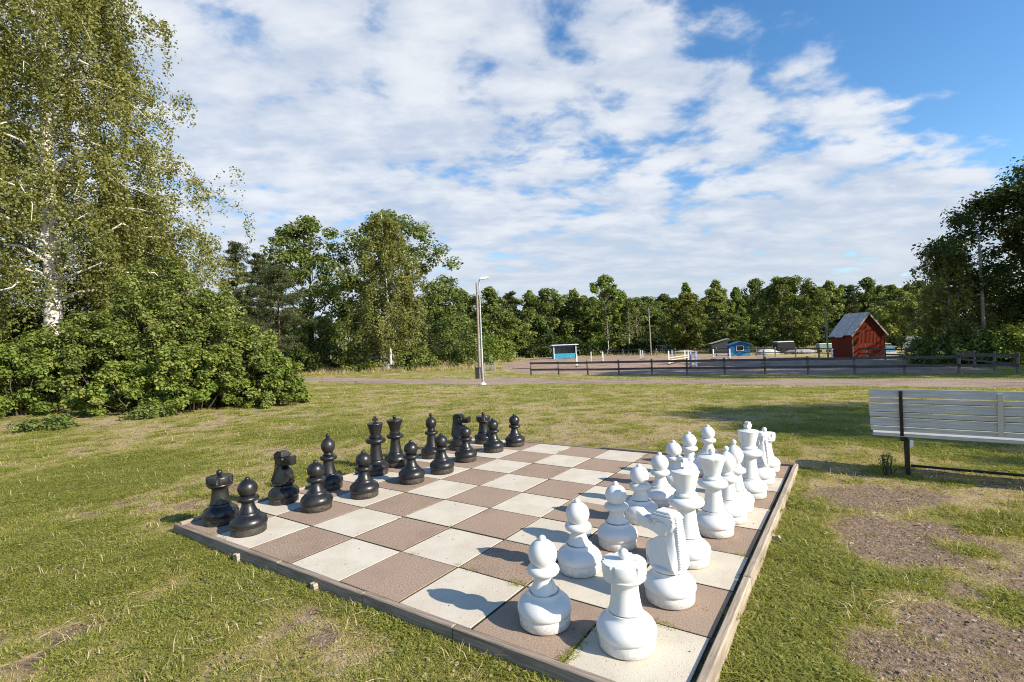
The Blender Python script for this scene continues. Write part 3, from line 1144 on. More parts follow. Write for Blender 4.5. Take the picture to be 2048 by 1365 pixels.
def birch(seed, H, W, h0=.2, nbr=60, strands=20, per=16, leaf=.065, trunk_r=None, strand_len=1.0, mat='birch', asc=.75, bends=()):
    r = np.random.default_rng(seed)
    mb = MB()
    tr = trunk_r or H * .0135
    ph = r.random() * 6
    tpos = lambda t: np.array([.016 * H * math.sin(2.2 * t + ph) - .016 * H * math.sin(ph), .014 * H * math.sin(1.7 * t + ph + 1) - .014 * H * math.sin(ph + 1), H * t - .2])
    ts = np.linspace(0, 1, 16)
    mb.tube([tpos(t) for t in ts], [tr * (1.3 - .3 * min(1, t * 9)) * (1 - .92 * t) + .01 for t in ts], 12)
    cen, tint = [], []
    for b in range(nbr):
        f = (b + r.random()) / nbr
        t0 = h0 + (.97 - h0) * f
        prof = math.sin(PI * min(1, (.16 + .84 * (1 - f)) ** .8 * .62)) if f > 0 else 1
        L = W / 2 * (.50 + .50 * prof) * (.62 + .42 * r.random()) * (1 - .62 * f ** 1.6)
        az = b * 2.39996 + r.normal(0, .35)
        d = np.array([math.cos(az), math.sin(az), 0])
        p0 = tpos(t0)
        up = asc * (.7 + .6 * r.random())
        pts = []
        side = np.cross(d, [0, 0, 1]) * r.normal(0, .18)
        for t in np.linspace(0, 1, 8):
            pts.append(p0 + d * L * t + side * L * t * t + np.array([0, 0, L * (up * t - (.45 + up * .45) * t ** 2.3)]) + (r.normal(size=3) * .03 * L if t > 0 else 0))
        pts = np.array(pts)
        rb = tr * .21 * (1 - .8 * t0) + .010
        mb.tube(pts, np.linspace(rb, .005, 8) ** 1.0, 6, False)
        ns = int(strands * (.5 + L / W * 1.4))
        tt = .18 + .82 * r.random(ns) ** .75
        base = np.stack([np.interp(tt, np.linspace(0, 1, 8), pts[:, k]) for k in range(3)], 1)
        tw = r.normal(size=(ns, 3)) * np.array([1, 1, .45]) * (.10 * L + .25) * (.4 + tt[:, None] * .7)
        grp = r.integers(0, max(1, ns // 6), ns)
        base, tw = base[grp], tw[grp] + r.normal(size=(ns, 3)) * .10 * (leaf / .08) ** .5
        tip = base + tw
        sl = strand_len * (.25 + 1.1 * r.random(ns) ** 1.4)
        drift = r.normal(0, .10, (ns, 2))
        ct = r.random() * .4
        for k in range(ns):
            n = max(4, int(per * (.5 + sl[k] / strand_len * .6)))
            u = r.random(n)
            first = u < .32
            pos_ = np.where(first[:, None], base[k] + tw[k] * (u / .32)[:, None],
                            tip[k] + np.stack([drift[k, 0] * (u - .32), drift[k, 1] * (u - .32), -sl[k] * (u - .32) / .68], 1))
            cen.append(pos_ + r.normal(size=(n, 3)) * .058 * (leaf / .065) ** .5)
            tint.append(np.clip(ct + r.normal(.32, .17, n), 0, 1))
        if leaf < .08:
            for k in range(0, ns, 3):
                mb.tube([base[k], tip[k]], [.007, .004], 3, False)
    V = leaf_quads(np.vstack(cen), leaf, .15, .75, None, r, droop=.35)
    return mb.mesh('trunk', M_BIRCH, 180), quad_mesh('crown', V, LM[mat], np.concatenate(tint))


def pine(seed, H, W, h0=.35, nw=13, leaf=.3, per=60, mat='pine'):
    r = np.random.default_rng(seed)
    mb = MB()
    tr = H * .015
    mb.tube([(0, 0, H * t - .15) for t in np.linspace(0, 1, 9)], [tr * (1 - .9 * t) + .01 for t in np.linspace(0, 1, 9)], 9)
    cen, tint = [], []
    for w in range(nw):
        f = w / (nw - 1)
        zz = H * (h0 + (.97 - h0) * f)
        L0 = W / 2 * (1 - f) ** .75 * (.9 if f > .15 else .7) + .3
        for k in range(int(r.integers(4, 7))):
            az = r.random() * 2 * PI
            L = L0 * (.6 + .55 * r.random())
            tipz = zz + L * (.12 + .35 * f) + r.normal(0, .15)
            p, q = limb((0, 0, zz), (math.cos(az) * L, math.sin(az) * L, tipz), tr * .22 * (1 - f * .7), .012, r, 4, .05)
            mb.tube(p, q, 5, False)
            P_ = np.array(p)
            ncl = max(3, int(L * 3.0))
            tt = .35 + .65 * r.random(ncl)
            cc = np.stack([np.interp(tt, np.linspace(0, 1, len(P_)), P_[:, a]) for a in range(3)], 1) + r.normal(size=(ncl, 3)) * np.array([.35, .35, .12])
            for c in cc:
                n = int(per * (.5 + r.random()))
                d = unit(r.normal(size=(n, 3))) * (r.random(n) ** .4)[:, None] * np.array([.55, .55, .3]) * (W / 6) ** .5
                cen.append(c + d)
                tint.append(np.clip(r.random() * .4 + r.normal(.3, .15, n), 0, 1))
    V = leaf_quads(np.vstack(cen), leaf, .3, .34, None, r)
    return mb.mesh('trunk', M_PINEBARK, 180), quad_mesh('crown', V, LM[mat], np.concatenate(tint))


def shrub(seed, H, W, nclus=70, per=160, leaf=.085, rc=.2, mat='shrub', flat=1.0, dep=None):
    r = np.random.default_rng(seed)
    nz = VNoise(seed + 55)
    mb = MB()
    cen, outw, tint = [], [], []
    for k in range(nclus):
        az = r.random() * 2 * PI
        f = r.random()
        env = math.sqrt(max(.02, 1 - f ** 2.2)) * (.62 + .75 * float(nz.fbm(4 + 2 * math.cos(az) + f * 3, 4 + 2 * math.sin(az), 2)))
        q = r.random() ** .4
        c = np.array([math.cos(az) * q * env * W / 2, math.sin(az) * q * env * (dep or W) / 2, H * (.05 + .88 * f * (.75 + .35 * r.random()))])
        if k % 4 == 0:
            p, qd = limb((c[0] * .25, c[1] * .25, -.1), c, .028 * H / 3 + .006, .006, r, 4, .05)
            mb.tube(p, qd, 5, False)
        n = int(per * (.6 + .8 * r.random()))
        rr = rc * W / 2 * (.7 + .6 * r.random())
        d = unit(r.normal(size=(n, 3))) * (r.random(n) ** .45)[:, None] * rr * np.array([1, 1, .8])
        p = c + d
        p[:, 2] = np.where(p[:, 2] < .02, np.abs(p[:, 2]) * .6 + .02, p[:, 2])
        cen.append(p); outw.append(unit(d) * .6)
        tint.append(np.clip(r.random() * .55 + r.normal(.24, .15, n), 0, 1))
    V = leaf_quads(np.vstack(cen), leaf, .4, .66, np.vstack(outw), r)
    return mb.mesh('stems', M_BARK, 180), quad_mesh('foliage', V, LM[mat], np.concatenate(tint))


def plant(name, meshes, loc, label, cat, group=None, rz=None, sc=1.0, parts=('trunk', 'crown'), sz=None):
    root = tag(empty(name, loc, rng.random() * 6.28 if rz is None else rz), label, cat, group)
    root.scale = (sc, sc, sz or sc)
    link(parts[0], meshes[0], root); link(parts[1], meshes[1], root)
    return root


def spot(px, D, py=715):
    p = at_depth(px, py, D)
    return (p[0], p[1], float(terrain(p[0], p[1], False)) - .02)


def top_h(px, py, D):
    p = at_depth(px, py, D)
    return p[2] - float(terrain(p[0], p[1], False))


# hero birch at the left
plant('birch_tree', birch(11, 20.5, 10.4, .17, 150, 62, 32, .082, .27, 1.35, asc=.62), spot(104, 16.8, 690), 'tall birch with a white trunk and hanging yellow-green foliage at the left edge', 'tree', rz=.4)
plant('birch_tree', birch(12, 8.6, 6.2, .10, 70, 44, 26, .10, .11, 1.0), spot(262, 20.5, 700), 'shorter birch filling in behind the shrub thicket, right of the tall birch', 'tree', rz=2.0)
plant('birch_tree', birch(13, 17.5, 9.5, .12, 64, 30, 24, .13, .2, 1.1), spot(-95, 21, 690), 'birch at the far left whose crown is cut by the frame', 'tree', rz=1.0)
S_PARTS = ('stems', 'foliage')
hedge = [
    (40, 13.6, 2.2, 3.0, 'lime', 'low pale green bush at the left edge in front of the thicket'),
    (-70, 14.5, 3.1, 4.0, 'shrub', 'green bush cut by the left edge of the picture'),
    (120, 15.2, 2.5, 3.6, 'shrub', 'green bush in front of the foot of the tall birch'),
    (215, 14.6, 2.9, 3.4, 'shrub', 'dark green bush between the low pale bush and the large mound'),
    (330, 15.4, 4.4, 4.4, 'shrub', 'tallest rounded bush of the thicket, right of the tall birch'),
    (275, 13.4, 1.5, 2.6, 'lime', 'low yellowish bush at the front of the thicket'),
    (405, 14.8, 3.35, 3.8, 'shrub', 'broad leafy bush on the right half of the thicket'),
    (385, 13.2, 1.8, 2.6, 'lime', 'low green bush at the front foot of the large mound'),
    (490, 14.2, 2.3, 3.0, 'shrub', 'sloping green bush near the right end of the thicket'),
    (545, 14.0, 1.5, 2.0, 'lime', 'small bright bush at the right end of the thicket beside the lawn'),
    (420, 17.5, 3.5, 4.2, 'shrub', 'bush behind the right half of the thicket'),
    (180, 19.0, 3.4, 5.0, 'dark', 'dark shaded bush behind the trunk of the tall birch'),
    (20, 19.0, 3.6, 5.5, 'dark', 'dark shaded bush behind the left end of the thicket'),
]
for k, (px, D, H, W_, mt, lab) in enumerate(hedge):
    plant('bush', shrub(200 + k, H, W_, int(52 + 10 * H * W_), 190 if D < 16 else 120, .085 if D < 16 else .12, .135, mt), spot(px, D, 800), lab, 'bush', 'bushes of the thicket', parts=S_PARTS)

# trees behind, left of the lamp
plant('birch_tree', birch(21, 14.2, 5.2, .30, 40, 16, 12, .17, .14, .9), spot(416, 48), 'slender thin birch with a bare white top beyond the thicket', 'tree')
plant('pine_tree', pine(22, 16.5, 6.5, .3, 13, .32, 55), spot(478, 62), 'dark pine beyond the thicket, right of the slender thin birch', 'tree')
plant('pine_tree', pine(23, 16.0, 6.0, .3, 13, .32, 55), spot(520, 66), 'dark pine between the slender birch and the lone pine', 'tree')
plant('pine_tree', pine(24, 12.4, 8.0, .27, 13, .24, 85), spot(561, 56, 742), 'lone pine with a bare lower trunk standing at the path', 'tree')
plant('oak_tree', broadleaf(25, 22.5, 14, .10, .42, 150, 170, .42, .18, 'oak'), spot(625, 76), 'tall dark green oak behind the lone pine', 'tree')
plant('oak_tree', broadleaf(26, 24.0, 17.5, .10, .5, 170, 170, .42, .17, 'oak'), spot(782, 80), 'broad dark oak showing on both sides of the weeping birch', 'tree')
plant('birch_tree', birch(27, 20.8, 12.6, .10, 90, 34, 18, .24, .15, 2.0, asc=.9), spot(782, 66, 738), 'large weeping yellow-green birch left of the lamp post', 'tree')
for k, (px, D, H, W_, mt, lab) in enumerate([
        (655, 68, 3.5, 8, 'dark', 'dark low bushes in the shade right of the lone pine'), (715, 66, 2.6, 6, 'shrub', 'green low bush left of the weeping birch trunk'),
        (600, 64, 3.2, 6, 'dark', 'dark bush just behind the lone pine trunk'), (840, 64, 2.6, 6, 'shrub', 'green low bush right of the weeping birch trunk'),
        (868, 74, 7.5, 8, 'dark', 'dark tall shrub right of the weeping birch'), (905, 76, 8.5, 8, 'oak', 'tall rounded shrub left of the lamp post'),
        (938, 66, 4.4, 6, 'oak', 'green bush behind the lamp post'), (985, 80, 4.5, 8, 'lime', 'yellowish bush right of the lamp post'),
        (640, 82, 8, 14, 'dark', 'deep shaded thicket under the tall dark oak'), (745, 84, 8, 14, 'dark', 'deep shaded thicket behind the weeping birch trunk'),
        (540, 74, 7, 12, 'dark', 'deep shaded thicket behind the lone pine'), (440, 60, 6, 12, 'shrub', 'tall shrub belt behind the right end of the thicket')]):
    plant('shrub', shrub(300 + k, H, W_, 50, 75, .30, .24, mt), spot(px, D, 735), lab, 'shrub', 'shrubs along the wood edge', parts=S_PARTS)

# far belt of trees: a few kinds, copied
KINDS = {
    'round': broadleaf(41, 13, 12.5, .02, .45, 120, 130, .46, .18, 'oak', top=.6),
    'round2': broadleaf(42, 13, 11.5, .02, .40, 120, 130, .46, .18, 'shrub', top=.65),
    'tall': broadleaf(43, 15.5, 9.0, .02, .40, 110, 130, .46, .21, 'oak', top=.75),
    'tall2': broadleaf(44, 15, 8.6, .02, .30, 110, 130, .46, .20, 'shrub', top=1.0),
    'aspen': broadleaf(45, 17.5, 9.0, .05, .55, 100, 130, .44, .2, 'lime', top=.6),
    'dark': broadleaf(46, 14, 12, .02, .45, 120, 130, .48, .18, 'oak', top=.6),
    'pine': pine(47, 15, 7.0, .15, 14, .46, 46),
    'maple': broadleaf(48, 11.8, 10.0, .05, .42, 130, 140, .40, .17, 'autumn', top=.55),
    'bigmaple': broadleaf(49, 13.4, 13.0, .06, .45, 180, 150, .38, .15, 'maple', top=.5),
    'spruce': broadleaf(50, 15, 6.8, .03, .14, 95, 120, .44, .22, 'lime', top=1.5, lobes=.35),
    'thinbirch': birch(51, 12.5, 4.4, .4, 26, 9, 6, .26, .13, .9),
}
belt = [
    ('round', 890, 96, 588, 'rounded tree at the left end of the far belt, beside the weeping birch'), ('dark', 922, 104, 590, 'dark tree just left of the lamp head'),
    ('tall', 985, 102, 585, 'upright tree in the far belt just right of the lamp post'), ('pine', 1026, 110, 592, 'pine in the far belt left of the open blue shed'),
    ('round2', 1000, 92, 628, 'low bright green tree right of the lamp post'), ('dark', 1062, 112, 598, 'dark rounded tree in the far belt above the near fence corner'),
    ('round', 1105, 112, 590, 'broad rounded tree directly behind the open blue shed'), ('tall2', 1152, 116, 590, 'tree behind the right end of the open blue shed'),
    ('aspen', 1213, 110, 562, 'tallest pale tree of the far belt, right of the open blue shed'), ('round', 1268, 114, 605, 'rounded tree behind the thin white birches'),
    ('tall', 1312, 118, 615, 'tree left of the reddish maple in the far belt'), ('maple', 1371, 88, 597, 'reddish autumn maple standing behind the jumps'),
    ('tall2', 1432, 104, 588, 'upright tree right of the reddish maple'), ('spruce', 1478, 106, 580, 'pointed light tree behind the small blue hut'),
    ('dark', 1452, 94, 632, 'dark low tree behind the grey shed'), ('tall', 1518, 108, 568, 'tree between the small blue hut and the big maple'),
    ('bigmaple', 1585, 82, 566, 'big broad maple behind the middle of the arena'), ('tall2', 1665, 112, 572, 'tree right of the big maple behind the thin pole'),
    ('pine', 1705, 112, 578, 'pine in the far belt behind the left end of the barn roof'), ('tall', 1742, 114, 565, 'tall tree directly behind the barn ridge'),
    ('spruce', 1790, 100, 575, 'pointed tree behind the right slope of the barn roof'), ('round2', 1812, 78, 590, 'bright green tree between the barn and the white truck'),
    ('tall2', 1845, 108, 572, 'tree behind the white truck'), ('dark', 1868, 84, 585, 'dark tree between the white truck and the right tree group'),
    ('thinbirch', 1258, 97, 628, 'thin white birch trunk, right of the close pair behind the arena'), ('thinbirch', 1276, 99, 620, 'thin white birch trunk nearest the wooden pole behind the arena'),
    ('thinbirch', 1218, 98, 640, 'thin birch left of the close pair behind the arena'),
]
for kind, px, D, py, lab in belt:
    H0 = {'round': 13, 'round2': 13, 'tall': 15.5, 'tall2': 15, 'aspen': 17.5, 'dark': 14, 'pine': 15, 'maple': 11.8, 'bigmaple': 13.4, 'spruce': 15, 'thinbirch': 12.5}[kind]
    H = top_h(px, py, D) * 1.06
    nm = {'pine': 'pine_tree', 'maple': 'maple_tree', 'bigmaple': 'maple_tree', 'thinbirch': 'birch_tree'}.get(kind, 'tree')
    plant(nm, KINDS[kind], spot(px, D), lab, 'tree', 'trees of the far belt', sc=(H / H0 if kind in ('maple', 'bigmaple') else .5 * (H / H0 + 1)), sz=H / H0)
def ordinal(n):
    return '%d%s' % (n, 'th' if 10 <= n % 100 <= 20 else {1: 'st', 2: 'nd', 3: 'rd'}.get(n % 10, 'th'))


k = 0
for px in range(380, 2300, 64):
    kind = ['dark', 'tall', 'round', 'dark', 'pine', 'tall2'][k % 6]
    D = 132 + 14 * rng.random()
    plant('tree', KINDS[kind], spot(px + rng.normal(0, 14), D), 'tree deep in the wood behind the nearer trees, %s from the left' % ordinal(k + 1), 'tree', 'trees deep in the wood', sc=1.05, sz=.88 + .14 * rng.random())
    k += 1
for q in range(22):
    px = 880 + q * 45 + rng.normal(0, 10)
    kind = ['round2', 'tall2', 'round', 'tall', 'spruce', 'round2', 'tall2'][q % 7]
    plant('tree', KINDS[kind], spot(px, 119 + 6 * rng.random()), 'mid-green tree in the second rank of the far belt, %s from the left' % ordinal(q + 1), 'tree', 'second rank of the far belt', sc=1.0, sz=.82 + .26 * rng.random())
SH = [shrub(401 + a, 3.2, 7.5, 44, 60, .42, .26, mt) for a, mt in enumerate(('shrub', 'dark', 'lime'))]
for q, px in enumerate(list(range(390, 860, 60)) + list(range(868, 1880, 46))):
    D = (98 + 8 * rng.random()) if px > 860 else 92
    plant('shrub', SH[[0, 1, 1, 2][q % 4]], spot(px, D), 'low undergrowth shrub at the foot of the far trees, %s from the left' % ordinal(q + 1), 'shrub', 'undergrowth shrubs at the foot of the far belt', sc=.8 + .5 * rng.random(), parts=S_PARTS)

# right-hand tree group and the trees out of frame whose shade falls over the arena and the lawn
RM = broadleaf(61, 15.6, 13.4, .24, .5, 190, 190, .27, .16, 'dark', top=.5)
RB = birch(62, 11.5, 8.0, .12, 64, 26, 16, .21, .16, 1.5)
plant('maple_tree', RM, spot(2078, 38, 700), 'large dark maple at the right edge behind the tall pole', 'tree', 'right-hand trees', rz=.3, sc=.87)
plant('maple_tree', RM, spot(2240, 38, 700), 'dark maple crown cut off by the right edge of the picture', 'tree', 'right-hand trees', rz=2.1, sc=1.05)
plant('birch_tree', RB, spot(1905, 40, 700), 'weeping birch at the left side of the dark right-hand trees', 'tree', rz=.9, sc=.88)
for q, (px, D, H, W_, mt, lab) in enumerate([(1885, 40, 2.6, 5, 'lime', 'pale bush right of the white truck'), (1940, 37.5, 2.7, 4.5, 'shrub', 'green bush left of the tall pole'), (2000, 36.5, 2.9, 4.5, 'lime', 'yellow-green bush right of the tall pole'),
                                             (2060, 35.5, 2.9, 4.5, 'lime', 'green bush at the right edge behind the fence'), (1968, 41, 4.6, 6, 'dark', 'dark undergrowth below the weeping birch'), (2060, 43, 5.0, 9, 'dark', 'dark undergrowth below the large dark maple')]):
    plant('bush', shrub(500 + q, H, W_, 60, 90, .19, .22, mt), spot(px, D, 712), lab, 'bush', 'bushes below the right-hand trees', parts=S_PARTS)
for q, (x, y, sc, sz) in enumerate([(41.5, 22.0, 1.0, 1.42), (52, 17, 1.0, 1.3)]):
    plant('maple_tree', RM, (x, y, float(terrain(x, y, False))), ['nearer', 'further'][q] + ' of two maples standing out of the picture to the right', 'tree', 'trees right of the picture', rz=q * 1.3, sc=sc, sz=sz)
plant('maple_tree', RM, (16.6, 2.0, -.1), 'young maple standing out of the picture to the right of the bench', 'tree', rz=.5, sc=.52)
# ---------------------------------------------------------------- fences
M_FENCE = wood_mat('fence_wood', (.11, .095, .08), (.24, .21, .18), (2, 2, 12))
M_RAIL = wood_mat('fence_rail_wood', (.060, .050, .042), (.15, .13, .11), (1, 12, 12))
M_PALE = wood_mat('pale_fence_wood', (.24, .22, .19), (.42, .39, .34), (2, 2, 10))
M_PALERAIL = wood_mat('pale_rail_wood', (.22, .20, .17), (.42, .39, .34), (1, 12, 12))


def fence(name, pts, spacing, H, rails, mp, mr, label, jitter=.02, pr=.055, cap=None):
    pts = [np.array(p[:2], float) for p in pts]
    root = tag(empty(name, (pts[0][0], pts[0][1], float(terrain(*pts[0], False)))), label, 'fence')
    o0 = np.array(root.location)
    posts = []
    for a, b in zip(pts[:-1], pts[1:]):
        L = np.linalg.norm(b - a)
        n = max(1, round(L / spacing))
        for k in range(n):
            posts.append(a + (b - a) * k / n)
    posts.append(pts[-1])
    pos3 = []
    me = MB().cbox((0, 0, (H - .3) / 2), (2 * pr, 2 * pr, H + .3), .015).mesh('post', mp)
    for p in posts:
        zt = float(terrain(p[0], p[1], False))
        q = np.array([p[0], p[1], zt]) - o0
        o = link('post', me, root); o.location = q
        o.rotation_euler = (rng.normal(0, jitter), rng.normal(0, jitter), rng.random() * .4)
        pos3.append(q)
    for a, b in zip(pos3[:-1], pos3[1:]):
        d = b - a
        L = np.hypot(d[0], d[1])
        sidev = np.array([d[1], -d[0], 0]) / L * (pr + .018)
        for zr, hr in rails:
            mb = MB(); mb.box((0, 0, 0), (L + .06, .032, hr))
            o = mb.build('rail', mr, root)
            o.location = (a + b) / 2 + sidev + np.array([0, 0, zr + rng.normal(0, .012)])
            o.rotation_euler = (0, -math.atan2(d[2], L) + rng.normal(0, .004), math.atan2(d[1], d[0]))
    return root


g = lambda px, py: ground_hit(px, py)
fence('arena_fence', [g(1062, 751), g(2036, 747)], 2.6, 1.22, [(1.02, .17), (.48, .17)], M_FENCE, M_RAIL, 'long dark two-rail fence along the near side of the riding arena')
fence('arena_fence', [g(2036, 747), g(1860, 725), g(1700, 717)], 3.0, 1.2, [(1.0, .15), (.52, .13)], M_FENCE, M_RAIL, 'two-rail fence along the far right side of the arena in front of the barn')
fence('arena_fence', [g(1690, 717), g(1480, 712), g(1160, 713)], 3.6, 1.2, [(1.0, .12), (.5, .10)], M_FENCE, M_RAIL, 'dark fence along the far side of the arena behind the jumps')
fence('pasture_fence', [g(1110, 713), g(1050, 714), g(998, 721)], 3.6, 1.15, [(.95, .14), (.5, .12)], M_PALE, M_PALERAIL, 'pale grey fence running left from the open blue shed')
gp = g(970, 748)
gate = tag(empty('wooden_gate', tuple(gp), -.1), 'small grey wooden gate of thin slats right of the litter bin', 'gate')
for x in (0, 1.0):
    MB().cbox((x, 0, .5), (.1, .1, 1.1), .01).build('post', M_PALE, gate)
for zz in (.35, .9):
    MB().box((.5, .02, zz), (1.0, .04, .1)).build('rail', M_RAIL, gate)
for k in range(7):
    MB().box((.12 + k * .127, -.022, .64), (.035, .03, .62)).build('slat', M_PALE, gate)

# ---------------------------------------------------------------- lamp, poles, bin
M_GALV = plain('galvanised_steel', (.42, .43, .44), .4, .6, .15, 3)
M_POLEWOOD = wood_mat('pole_wood', (.19, .155, .125), (.36, .31, .26), (6, 6, 1))
M_LAMPWHITE = plain('lamp_white', (.78, .78, .77), .4, 0, .05)
M_DARKPLASTIC = plain('dark_plastic', (.016, .016, .017), .5, 0, .2, 4)
lp = g(966, 770)
lh = at_depth(959, 560, lp[1])[2] - lp[2]
lamp = tag(empty('lamp_post', tuple(lp)), 'grey steel lamp post with a flat white head beside the path', 'lamp post')
MB().tube([(0, 0, 0), (0, 0, lh * .35), (0, 0, lh * .36), (0, 0, lh - .12)], [.06, .057, .045, .036], 14).build('pole', M_GALV, lamp, 60)
MB().tube([(0, 0, lh - .14), (.01, 0, lh - .03), (.08, 0, lh + .03), (.16, 0, lh + .05)], .03, 10).build('arm', M_GALV, lamp, 60)
mb = MB(); mb.prism([(-.03, -.03), (.40, .02), (.42, .055), (.33, .10), (.06, .085), (-.04, .03)], -.13, .13)
o = mb.build('lamp_head', M_LAMPWHITE, lamp); o.location = (.10, 0, lh + .03)
MB().lathe([(.17, 0), (.17, .05), (.10, .09), (.08, .14)], 16).build('foot', M_LAMPWHITE, lamp, 40)


def wood_pole(px, py, tx, ty, r, label, D=None):
    p = g(px, py) if D is None else np.array(spot(px, D, py))
    t = at_depth(tx, ty, p[1])
    root = tag(empty('utility_pole', tuple(p)), label, 'pole')
    dx, dz = t[0] - p[0], t[2] - p[2]
    MB().tube([(0, 0, -.3), (dx * .5, 0, dz * .5), (dx, 0, dz)], [r, r * .85, r * .68], 10).build('shaft', M_POLEWOOD, root, 60)
    return root, dx, dz


root, dx, dz = wood_pole(960, 758, 953, 566, .11, 'wooden pole standing close behind the lamp post')
MB().tube([(dx + .02, -.05, dz - .9), (dx + .25, -.05, dz - .55)], .02, 6).build('bracket', M_GALV, root)
root, dx, dz = wood_pole(1302, 704, 1297, 617, .13, 'thin wooden pole behind the arena left of the reddish maple', 84)
root, dx, dz = wood_pole(1657, 722, 1650, 613, .09, 'thin pale pole standing left of the barn')
root, dx, dz = wood_pole(1971, 728, 1959, 490, .135, 'tall wooden pole with steel bands and a floodlight near the right edge')
for k in range(7):
    t = .55 + .06 * k
    MB().tube([(dx * t, 0, dz * t - .03), (dx * t, 0, dz * t + .03)], .158 * (1 - .3 * t) + .006, 10).build('band', M_GALV, root)
MB().tube([(dx, 0, dz - .4), (dx - .02, -.02, dz + .45)], .025, 6).build('mast', M_GALV, root)
MB().lathe([(.05, .25), (.12, .20), (.30, .02), (.32, 0), (.30, -.03), (.05, -.05)], 14).build('floodlight', M_GALV, root, 40).location = (dx - .1, -.05, dz + .5)

bp = g(957, 758)
binr = tag(empty('litter_bin', tuple(bp), .2), 'black litter bin beside the path behind the lamp post', 'litter bin')
MB().cbox((0, 0, .42), (.42, .42, .80), .03).build('body', M_DARKPLASTIC, binr)
MB().cbox((0, 0, .85), (.46, .46, .06), .02).build('rim', M_DARKPLASTIC, binr)
MB().box((0, .24, .4), (.08, .06, .95)).build('post', M_GALV, binr)

# ---------------------------------------------------------------- barn
M_RED = Mat('falu_red_boards'); m = M_RED
gq = m.noise(3, 5, .6, None, (9, 9, .7))
m.set(m.mix(m.ss(gq, .3, .72), (.115, .021, .012), (.215, .043, .021)), .9, 0, .1).bump(gq, .4, .01)
M_RED = M_RED.m
M_TIN = Mat('tin_roof'); m = M_TIN
tq = m.noise(2.2, 5, .6)
m.set(m.mix(m.ss(tq, .35, .7), (.33, .35, .38), (.47, .49, .52)), .38, .55, .5).bump(m.noise(5, 3), .1, .02)
M_TIN = M_TIN.m
M_DARKWOOD = plain('dark_opening', (.02, .017, .014), .9)
BD = 51.0
fl, fr = at_depth(1706, 715, BD), at_depth(1771, 715, BD - .2)
gdir = np.array([fr[0] - fl[0], fr[1] - fl[1]]); BW = float(np.linalg.norm(gdir)); gdir /= BW
zb = float(terrain(fl[0], fl[1], False))
barn = tag(empty('barn', (fl[0], fl[1], zb), math.atan2(gdir[1], gdir[0])), 'red wooden barn with a steep grey tin roof', 'barn')
EH = at_depth(1706, 667, BD)[2] - zb
AH = at_depth(1736, 626, BD)[2] - zb
BLN = 3.6
mb = MB()
mb.prism([(0, -.1), (BW, -.1), (BW, EH), (BW / 2, AH - .05), (0, EH)], .03, BLN)
mb.build('wall', M_RED, barn)
mb = MB()
nb = 24
for k in range(nb):
    x0, x1 = BW * k / nb, BW * (k + 1) / nb
    hh = lambda x: EH + (AH - .05 - EH) * (1 - abs(x - BW / 2) / (BW / 2))
    dpt = rng.random() * .012
    if k < nb * .62:
        ys = (1.55, None)
        mb.prism([(x0 + .006, 1.57), (x1 - .006, 1.57), (x1 - .006, hh(x1) - .03), (x0 + .006, hh(x0) - .03)], -.005 - dpt, .029)
        mb.prism([(x0 + .006, -.08), (x1 - .006, -.08), (x1 - .006, 1.54), (x0 + .006, 1.54)], -.03 - dpt, .029)
    else:
        mb.prism([(x0 + .006, -.08), (x1 - .006, -.08), (x1 - .006, hh(x1) - .03), (x0 + .006, hh(x0) - .03)], -.005 - dpt, .029)
    mb.box((x1, -.012, EH * .5), (.03, .035, EH))
mb.build('gable_boards', M_RED, barn)
mb = MB()
for k in range(26):
    y0 = .05 + (BLN - .05) * k / 26
    mb.box((-.012 - .004 * rng.random(), y0 + .08, EH / 2 - .05), (.03, .15, EH))
mb.build('side_boards', M_RED, barn)
MB().box((-.02, -.05, EH * .36), (.06, .10, EH * .78)).build('corner_post', M_FENCE, barn)
sl = math.atan2(AH - EH, BW / 2)
RLn = (BW / 2) / math.cos(sl) + .42
for sg in (-1, 1):
    for q in range(3):
        a, b = -.28 + q * (BLN + .5) / 3, -.28 + (q + 1) * (BLN + .5) / 3 - .02
        L = RLn - (.0 if q else .12) + (.14 if q == 1 else 0)
        mb = MB()
        mb.box((0, 0, 0), (L, b - a, .03))
        for w in range(8):
            mb.box((0, -(b - a) / 2 + (w + .5) * (b - a) / 8, .02), (L, .03, .022))
        o = mb.build('roof_sheet', M_TIN, barn)
        cxm = BW / 2 + sg * math.cos(sl) * L / 2
        o.location = (cxm, (a + b) / 2, AH + .04 - math.sin(sl) * L / 2 + .02 * (q == 1))
        o.rotation_euler = (0, sg * sl, 0)
for sg in (-1, 1):
    mb = MB(); mb.box((0, 0, 0), (RLn - .1, .04, .14))
    o = mb.build('bargeboard', M_PALE, barn); o.location = (BW / 2 + sg * math.cos(sl) * (RLn - .1) / 2, -.26, AH - .06 - math.sin(sl) * (RLn - .1) / 2); o.rotation_euler = (0, sg * sl, 0)
M_BLUE = plain('bright_blue_paint', (.015, .13, .32), .6, 0, .2, 3)
M_CYAN = plain('cyan_paint', (.03, .33, .48), .6, 0, .12, 3)
M_WHITEP = plain('white_paint', (.72, .72, .70), .5, 0, .1, 3)
M_GLASS = plain('dark_glass', (.02, .025, .03), .08, 0, .1, 3, 0, .5)
M_GREYBOARD = wood_mat('grey_boards', (.22, .20, .18), (.44, .41, .37), (10, 10, 1))
pb = at_depth(1682, 716, 54)
for q, (mm, lab) in enumerate(((M_WHITEP, 'white board leaning on the left side of the barn'), (plain('violet_paint', (.10, .02, .06), .6), 'dark purple board leaning on the left side of the barn'))):
    bo = tag(MB().box((0, 0, .85), (.16, .05, 1.75)).build('leaning_board', mm), lab, 'board')
    bo.location = (pb[0] - .25 + q * .22, pb[1] - .2, float(terrain(pb[0], pb[1], False))); bo.rotation_euler = (-.08, .03, .3)

